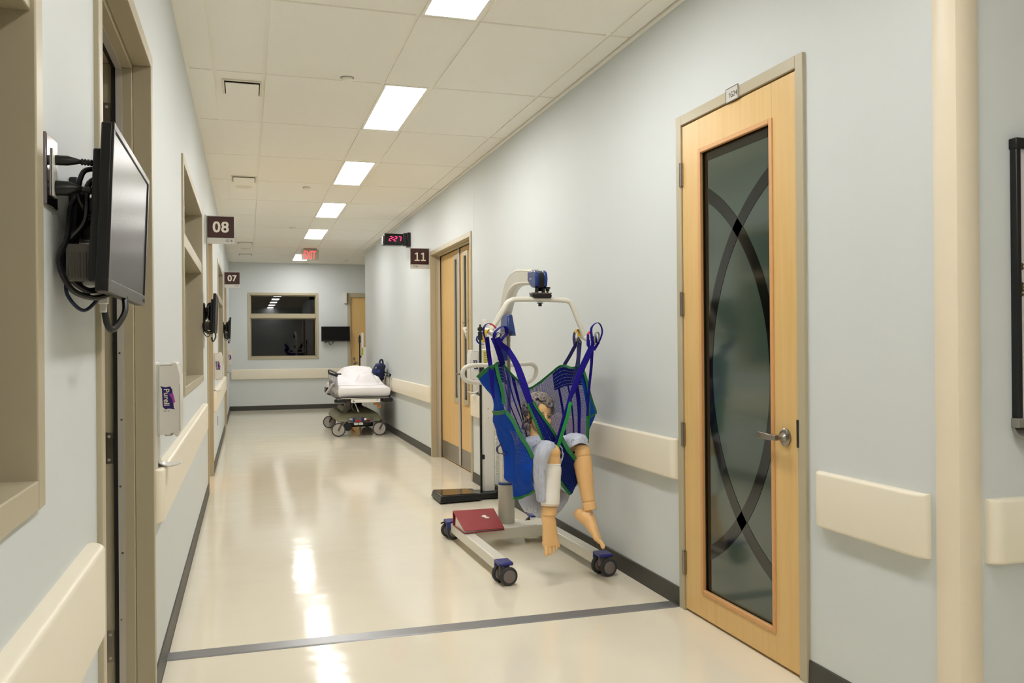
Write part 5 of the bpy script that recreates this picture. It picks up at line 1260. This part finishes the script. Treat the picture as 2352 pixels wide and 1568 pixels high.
hb.build('hair', 'hair', t, smooth=80)
# gown: torso, sleeves over both thighs, side drape and hanging back skirt
gb = MB()
rings = []
for f_, w_, d_ in ((-.24, .062, .06), (-.15, .085, .07), (-.07, .135, .085), (.03, .168, .098), (.3, .172, .105), (.6, .155, .105), (.9, .150, .11), (1.12, .14, .10)):
    c = sh.lerp(hip, f_); ax_ = (hip - sh).normalized(); dn_ = ax_.cross(rx).normalized()
    rings.append([c + rx * w_ * math.cos(q * math.pi / 22) * (1 + .03 * math.sin(q * 1.9 + f_ * 7)) + dn_ * d_ * math.sin(q * math.pi / 22) * (1 + .05 * math.sin(q * 2.3 + f_ * 9)) for q in range(44)])
gb.loft(rings)
for s in (-1, 1):
    S_ = sh + rx * s * .12 + Vector((0, .01, -.015)); E_ = S_ + Vector((s * .01, -.01, -.13)); gb.tube([S_, S_.lerp(E_, .5), E_], [.058, .062, .068], 22)
def sleeve(h_, k_, over, rr):
    d = (k_ - h_).normalized(); s1 = d.cross(Vector((0, 0, 1))).normalized(); s2 = s1.cross(d); rings = []
    for q in range(13):
        f_ = q / 12; c = h_.lerp(k_ + d * over, f_); r_ = rr[0] + (rr[1] - rr[0]) * f_
        rings.append([c + (s1 * math.cos(a * math.pi / 20) + s2 * math.sin(a * math.pi / 20)) * r_ * (1 + .05 * math.sin(a * .9 + f_ * 6) + .03 * math.sin(a * 2.1 - f_ * 11)) for a in range(40)])
    gb.loft(rings, caps=False)
sleeve(hA, kA, .012, (.095, .064)); sleeve(hB, kB, -.03, (.095, .066))
cb = [[(1.747, 4.720, 0.773), (1.788, 4.720, 0.802), (1.860, 4.740, 0.81), (1.911, 4.730, 0.799), (1.930, 4.710, 0.767)],
      [(1.726, 4.640, 0.793), (1.758, 4.620, 0.816), (1.815, 4.620, 0.821), (1.871, 4.630, 0.808), (1.906, 4.650, 0.774)],
      [(1.711, 4.560, 0.782), (1.736, 4.535, 0.806), (1.778, 4.525, 0.817), (1.822, 4.530, 0.808), (1.876, 4.585, 0.775)],
      [(1.724, 4.545, 0.756), (1.739, 4.515, 0.778), (1.772, 4.505, 0.795), (1.814, 4.510, 0.795), (1.874, 4.565, 0.767)],
      [(1.740, 4.545, 0.738), (1.748, 4.510, 0.759), (1.770, 4.500, 0.774), (1.809, 4.505, 0.781), (1.877, 4.560, 0.75)]]
gb.grid(rough(rough(resample_rows(cb, 6, 6), .010, 22, 21), .005, 45, 3))
dr = [[(1.572, 4.660, 0.752), (1.572, 4.580, 0.786), (1.573, 4.480, 0.808), (1.602, 4.445, 0.804), (1.639, 4.450, 0.773)],
      [(1.548, 4.620, 0.698), (1.540, 4.520, 0.725), (1.549, 4.455, 0.747), (1.572, 4.435, 0.758), (1.600, 4.435, 0.757)],
      [(1.536, 4.610, 0.638), (1.532, 4.520, 0.658), (1.539, 4.465, 0.67), (1.554, 4.450, 0.68), (1.577, 4.450, 0.698)],
      [(1.535, 4.600, 0.577), (1.534, 4.520, 0.594), (1.540, 4.470, 0.606), (1.551, 4.452, 0.613), (1.566, 4.450, 0.622)],
      [(1.547, 4.590, 0.504), (1.547, 4.530, 0.514), (1.548, 4.480, 0.527), (1.554, 4.455, 0.536), (1.565, 4.450, 0.541)],
      [(1.553, 4.580, 0.459), (1.554, 4.530, 0.458), (1.552, 4.480, 0.466), (1.558, 4.460, 0.472), (1.566, 4.452, 0.478)]]
gb.grid(rough(rough(resample_rows(dr, 6, 6), .014, 14, 2), .008, 34, 6))
sk = [[(1.580, 4.970, 0.506), (1.643, 4.950, 0.519), (1.724, 4.940, 0.521), (1.816, 4.920, 0.519), (1.894, 4.900, 0.513)],
      [(1.564, 4.940, 0.419), (1.614, 4.880, 0.413), (1.688, 4.840, 0.408), (1.786, 4.840, 0.415), (1.872, 4.860, 0.441)],
      [(1.574, 4.920, 0.369), (1.615, 4.860, 0.357), (1.683, 4.820, 0.344), (1.772, 4.820, 0.356), (1.848, 4.850, 0.399)],
      [(1.601, 4.920, 0.328), (1.638, 4.880, 0.31), (1.699, 4.850, 0.295), (1.772, 4.850, 0.314), (1.830, 4.870, 0.351)]]
gb.grid(rough(resample_rows(sk, 7, 8), .014, 22, 9))
gb.build('gown', 'gown', t, solid=.002, smooth=80)
# bandage wound round the shin of the nearer leg
d = aA - kA; m2 = MB(); prof = []
for q in range(41):
    f_ = .18 + .70 * q / 40; prof.append((f_, .0565 - .006 * f_ + (.0012 if (q // 6) % 2 else 0) - (.0035 if q < 4 else 0)))
m2.tube([kA + d * f_ for f_, r_ in prof], [r_ for f_, r_ in prof], 32, caps=False); m2.build('bandage', 'bandage', t, solid=.003)
m2 = MB(); m2.tube([kA + d * f_ for f_ in (.86, .89, .915)], [.0495, .051, .0485], 32, caps=False); m2.build('gauze', 'gauze', t, solid=.002)

# ---------------------------------------------------------------- hospital stretcher bed at the end of the corridor
bx, by = 1.60, 12.62                   # bed axis and foot end
t = thing('hospital_stretcher', (bx, 13.6, 0), 'hospital stretcher bed with olive base and large wheels near the end wall', 'hospital bed')
BED = t
xl, xr_ = 1.275, 2.025
# base shroud with raised middle
mb = MB(); mb.hexa([(1.24, 12.66, .215), (1.90, 12.66, .215), (1.90, 14.15, .215), (1.24, 14.15, .215)], [(1.29, 12.78, .335), (1.86, 12.78, .335), (1.86, 14.05, .335), (1.29, 14.05, .335)]); mb.build('base_shroud', 'shroud', t, bevel=.03, seg=3)
mb = MB(); mb.hexa([(1.36, 12.86, .33), (1.80, 12.86, .33), (1.80, 14.0, .33), (1.36, 14.0, .33)], [(1.40, 13.02, .405), (1.70, 13.02, .405), (1.70, 13.9, .405), (1.40, 13.9, .405)]); mb.build('upper_shroud', 'shroud', t, bevel=.02, seg=3)
mb = MB(); mb.hexa([(1.40, 12.655, .20), (1.78, 12.655, .20), (1.78, 12.66, .20), (1.40, 12.66, .20)], [(1.40, 12.70, .275), (1.78, 12.70, .275), (1.78, 12.72, .275), (1.40, 12.72, .275)]); mb.build('foot_panel', 'steelgrey', t, bevel=.004)
for (a0, a1, za, zb, m) in ((1.475, 1.505, .215, .275, 'purple'), (1.60, 1.63, .215, .28, 'purple'), (1.515, 1.59, .213, .235, 'stripe_red'), (1.64, 1.67, .235, .265, 'paper'), (1.675, 1.72, .262, .275, 'stripe_green'), (1.68, 1.72, .236, .252, 'stripe_red'), (1.42, 1.465, .25, .262, 'paper')):
    mb = MB(); mb.box(a0, a1, 12.640, 12.652, za, zb); mb.build('pedal_label', m, t, smooth=0)
for a0 in (1.485, 1.555):
    mb = MB(); mb.hexa([(a0, 12.57, .175), (a0 + .06, 12.57, .175), (a0 + .06, 12.66, .185), (a0, 12.66, .185)], [(a0, 12.57, .193), (a0 + .06, 12.57, .193), (a0 + .06, 12.66, .205), (a0, 12.66, .205)]); mb.build('foot_pedal', 'white', t, bevel=.004)
mb = MB(); mb.box(1.40, 1.80, 12.85, 13.95, .12, .215); mb.build('undercarriage', 'black', t, bevel=.02)
mb = MB(); mb.lathe([(.03, -.015), (.055, -.015), (.062, 0), (.055, .015), (.03, .015)], (1.405, 12.70, .14), (0, 1, 0), 24); mb.build('steering_wheel', 'black', t)
mb = MB(); mb.tube([(1.46, 12.95, .15), (1.50, 12.92, .07), (1.53, 12.92, .04)], .012, 10); mb.build('drop_tab', 'orange', t)
for wx, wy, rz in ((1.27, 12.70, 0), (1.868, 12.68, 0), (1.262, 14.06, 0), (1.868, 14.06, 0)):
    mb = MB(); mb.lathe([(.088, -.013), (.097, -.012), (.1005, -.006), (.1005, .006), (.097, .012), (.088, .013), (.086, 0), (.088, -.013)], (wx, wy, .1005), (.06, 1, 0), 40, caps=False); wh = mb.build('caster_wheel', 'tire', t)
    mb = MB(); mb.lathe([(.001, -.018), (.012, -.018), (.014, -.012), (.084, -.011), (.090, -.004), (.090, .004), (.084, .010), (.001, .014)], (wx, wy, .1005), (.06, 1, 0), 36); mb.build('wheel_hub', 'hubgrey', wh)
    s = 1
    mb = MB()
    for dy in (-.026, .026): mb.bar((wx - .004, wy + dy, .095), (wx + .055, wy + dy + .012, .20), (.020, 0, -.012), (0, .006, 0))
    mb.bar((wx + .055, wy - .025, .203), (wx + .055, wy + .06, .215), (.05, 0, 0), (0, 0, .025)); mb.build('caster_fork', 'steelgrey', wh, bevel=.002)
# lift columns with bellows
for cy in (13.15, 13.75):
    mb = MB(); prof = []
    for k in range(13): prof.append((.075 if k % 2 == 0 else .062, .40 + k * .0115))
    mb.lathe(prof, (1.60, cy, 0), (0, 0, 1), 28); mb.build('bellows', 'black', t, smooth=20)
mb = MB(); mb.cyl((1.40, 12.92, .33), (1.455, 12.92, .52), .055, .06, 20); mb.build('oxygen_holder', 'steelgrey', t)
mb = MB(); mb.cyl((1.515, 12.80, .505), (1.57, 12.80, .36), .011, n=12); mb.cyl((1.56, 12.80, .385), (1.575, 12.80, .345), .015, n=12); mb.build('crank_handle', 'chrome', t)
# deck frame, bumpers and end plate
mb = MB(); mb.box(1.30, 2.00, 12.70, 14.62, .53, .565); mb.box(1.33, 1.97, 12.80, 14.5, .50, .53); mb.build('deck_frame', 'steelgrey', t, bevel=.006)
mb = MB(); mb.box(1.30, 2.0, 12.60, 12.70, .552, .566); mb.build('end_rail', 'steel', t, bevel=.004)
mb = MB(); mb.box(1.445, 1.868, 12.585, 12.60, .498, .548); ep = mb.build('end_plate', 'paper', t, bevel=.003)
mb = MB(); mb.box(1.462, 1.50, 12.583, 12.5855, .515, .522); mb.box(1.47, 1.488, 12.583, 12.5855, .522, .532); mb.box(1.81, 1.84, 12.583, 12.5855, .528, .533); mb.build('plate_mark', 'ink', ep, smooth=0)
for xx in (1.235, 1.905):
    mb = MB(); mb.box(xx, xx + .13, 12.60, 12.72, .50, .552); mb.cyl((xx + (0 if xx < 1.5 else .13), 12.62, .527), (xx + (0 if xx < 1.5 else .13), 12.66, .527), .03, n=20); mb.build('corner_bumper', 'black', t, bevel=.01)
mb = MB(); mb.box(1.36, 1.43, 12.66, 12.74, .455, .50); mb.tube([(1.40, 12.7, .47), (1.43, 12.68, .43), (1.44, 12.68, .40)], .005, 8); mb.tube([(1.48, 12.7, .5), (1.46, 12.69, .43), (1.49, 12.69, .38)], .008, 8); mb.build('release_lever', 'steelgrey', t)
mb = MB(); mb.box(1.78, 1.84, 12.63, 12.68, .455, .482); mb.tube([(1.83, 12.66, .49), (1.86, 12.65, .45), (1.865, 12.65, .43)], .008, 8); mb.cyl((1.865, 12.63, .43), (1.865, 12.67, .43), .022, n=16); mb.build('side_lever', 'orange', t)
# side rails
def rail(x, ya, yb, zt, name='side_rail'):
    mb = MB(); n = 6; sl = 1
    mb.tube([(x, ya + .01, zt - .035), (x, ya + .06, zt), (x, yb - .06, zt + .012), (x, yb, zt - .02)], .014, 12, sub=3); top = mb.build(name, 'blackrail', t)
    for k in range(n):
        y = ya + .05 + (yb - ya - .10) * k / (n - 1); mb = MB(); mb.tube([(x, y, zt - .015 + (.0 if 0 < k < n - 1 else -.005)), (x, y - .005, zt - .06), (x + (.012 if x < 1.6 else -.012), y - .03, .60), (x + (.012 if x < 1.6 else -.012), y - .03, .565)], .010, 10); mb.build('rail_post', 'chrome', top)
        mb = MB(); mb.cyl((x, y, zt - .055), (x, y, zt - .02), .014, n=12); mb.build('post_collar', 'black', top)
    mb = MB(); mb.box(x - .012, x + .012, ya, yb, .548, .578); mb.build('rail_base', 'steelgrey', top, bevel=.003)
    return top
rail(1.262, 12.78, 14.10, .925); rail(2.04, 12.76, 14.06, .905)
mb = MB(); mb.tube([(1.275, 13.05, .905), (1.31, 13.05, .907), (1.345, 13.02, .905)], .012, 10); mb.build('rail_latch', 'black', t)
mb = MB(); mb.box(1.16, 1.215, 13.6, 13.75, .62, .68); mb.tube([(1.17, 13.6, .66), (1.15, 13.5, .64), (1.17, 13.42, .60), (1.22, 13.38, .58)], .012, 10, sub=3); mb.build('side_handle', 'black', t, bevel=.004)
# mattress under a fitted sheet
mb = MB(); nx, ny = 14, 34; rows = []
def mz(x, y):
    e = min(1, min(x - xl, xr_ - x) / .05, (y - 12.66) / .07); e = max(0, e)
    return .735 - .03 * (1 - math.sin(e * math.pi / 2)) + .006 * mnoise.noise(Vector((x * 7, y * 5, 0)))
top = []
for j in range(ny + 1):
    y = 12.66 + (14.62 - 12.66) * (j / ny) ** 1.15; top.append([(xl + (xr_ - xl) * i / nx, y, mz(xl + (xr_ - xl) * i / nx, y)) for i in range(nx + 1)])
per = [top[0][i] for i in range(nx + 1)] + [top[j][nx] for j in range(1, ny + 1)] + [top[ny][i] for i in range(nx - 1, -1, -1)] + [top[j][0] for j in range(ny - 1, 0, -1)]
mb.grid(top); base = len(mb.v)
rings = []
for dz, inn in ((0, 0), (.05, -.006), (.10, .004), (.145, .03)):
    rings.append([(p[0] + (inn if p[0] < bx + .05 else -inn) * (1 if abs(p[0] - xl) < .02 or abs(p[0] - xr_) < .02 else 0), p[1] + (inn if p[1] < 12.7 else 0), (p[2] - dz) if dz < .1 else max(p[2] - dz, .568) - .0 + .006 * math.sin(p[0] * 9)) for p in per])
mb.loft([list(reversed(r)) for r in rings], caps=False)
n0 = len(per); mb.f.append([len(mb.v) - n0 + k for k in range(n0)]); mb.m.append(0); mb.uv.append(None)
mb.build('mattress', 'sheet', t, smooth=70)

# rumpled sheet heaped over the mattress
t = thing('bed_sheet', (1.6, 13.5, .74), 'rumpled white sheet heaped on the hospital stretcher', 'sheet')
mb = MB(); nx, ny = 54, 76; rows = []
def heap(x, y):
    z = mz(min(max(x, xl + .002), xr_ - .002), max(y, 12.67)) + .010
    def gs(cx, cy, sx, sy, h, p=2): return h * math.exp(-(abs((x - cx) / sx) ** p + abs((y - cy) / sy) ** p))
    body = max(gs(1.66, 14.05, .27, .72, .245, 3.4), gs(1.42, 13.8, .16, .8, .10, 2.2), gs(1.80, 13.95, .17, .55, .24, 3.4))
    lump = gs(1.735, 13.10, .155, .15, .160, 3.8); lump2 = gs(1.90, 13.30, .08, .22, .11, 2.4)
    b_ = max(body, lump, lump2)
    f_ = mnoise.noise(Vector((x * 7 + y * 2, y * 2.6, 1))) * .018 + mnoise.noise(Vector((x * 15 + y * 5, y * 4, 4))) * .012 + (.5 - abs(mnoise.noise(Vector((x * 9 - y * 6, y * 2.4, 7))))) * .030
    return z - .006 + b_ + f_ * min(1, b_ * 9 + .10)
for j in range(ny + 1):
    f_ = j / ny; row = []
    for i in range(nx + 1):
        x = 1.288 + (2.012 - 1.288) * i / nx; ye = 12.86 + .10 * mnoise.noise(Vector((x * 4, 0, 3))) + (.08 if x > 1.9 else 0) + max(0, 1.5 - x) * .5
        y = ye + (14.56 - ye) * f_; zb_ = mz(min(max(x, xl + .002), xr_ - .002), max(y, 12.67)) + .003; k_ = min(1, f_ * 16); row.append((x, y, zb_ + (heap(x, y) - zb_) * k_))
    rows.append(row)
mb.grid(rows); mb.build('sheet', 'sheet', t, smooth=80, solid=.004)
mb = MB(); rows = []
for j in range(7):
    f_ = j / 6; rows.append([Vector((1.265, 13.200, 0.774)).lerp(Vector((1.155, 13.300, 0.599)), f_) + Vector((k * .045, .05 * k, .012 * k * (1 - f_) + .02 * math.sin(k * 2) * f_)) for k in range(-1, 2)])
mb.grid(rows); mb.build('hanging_corner', 'sheet', t, smooth=80, solid=.004)
# dark blue bag hooked on the right-hand rail
t = thing('padded_bag', (1.99, 13.4, .78), 'dark navy padded bag propped against the right rail of the stretcher', 'bag')
mb = MB(); P = [(1.865, .915), (1.875, .955), (1.93, 1.045), (1.985, 1.062), (2.03, 1.045), (2.07, 1.03), (2.075, .995), (2.055, .95), (2.06, .90), (2.05, .80), (2.0, .77), (1.945, .80), (1.90, .87)]
def ringbag(y, k): return [(1.975 + (p[0] - 1.975) * k, y, .92 + (p[1] - .92) * k) for p in P]
mb.loft([ringbag(13.30, .75), ringbag(13.325, .93), ringbag(13.40, 1.0), ringbag(13.49, .97), ringbag(13.53, .8)]); mb.build('bag_body', 'bagblue', t, smooth=60, bevel=.006)
mb = MB(); mb.hexa([(1.868, 13.30, .92), (1.97, 13.295, .90), (1.97, 13.32, .90), (1.868, 13.32, .92)], [(1.935, 13.31, 1.04), (1.985, 13.305, 1.05), (1.985, 13.33, 1.05), (1.935, 13.33, 1.04)]); mb.build('front_flap', 'navyflap', t, bevel=.006)
mb = MB(); mb.tube([(1.985, 13.40, 1.04), (1.99, 13.40, 1.09), (2.012, 13.40, 1.108), (2.03, 13.40, 1.085), (2.035, 13.40, 1.04)], .014, 10, sub=4); mb.build('top_handle', 'navydark', t)
mb = MB(); mb.box(1.905, 1.918, 13.296, 13.302, .975, .992); mb.build('white_tag', 'paper', t)
mb = MB(); mb.tube([(1.99, 13.42, .80), (1.995, 13.36, .775), (2.0, 13.33, .765)], .016, 12); mb.build('tan_strap_end', 'orange', t)
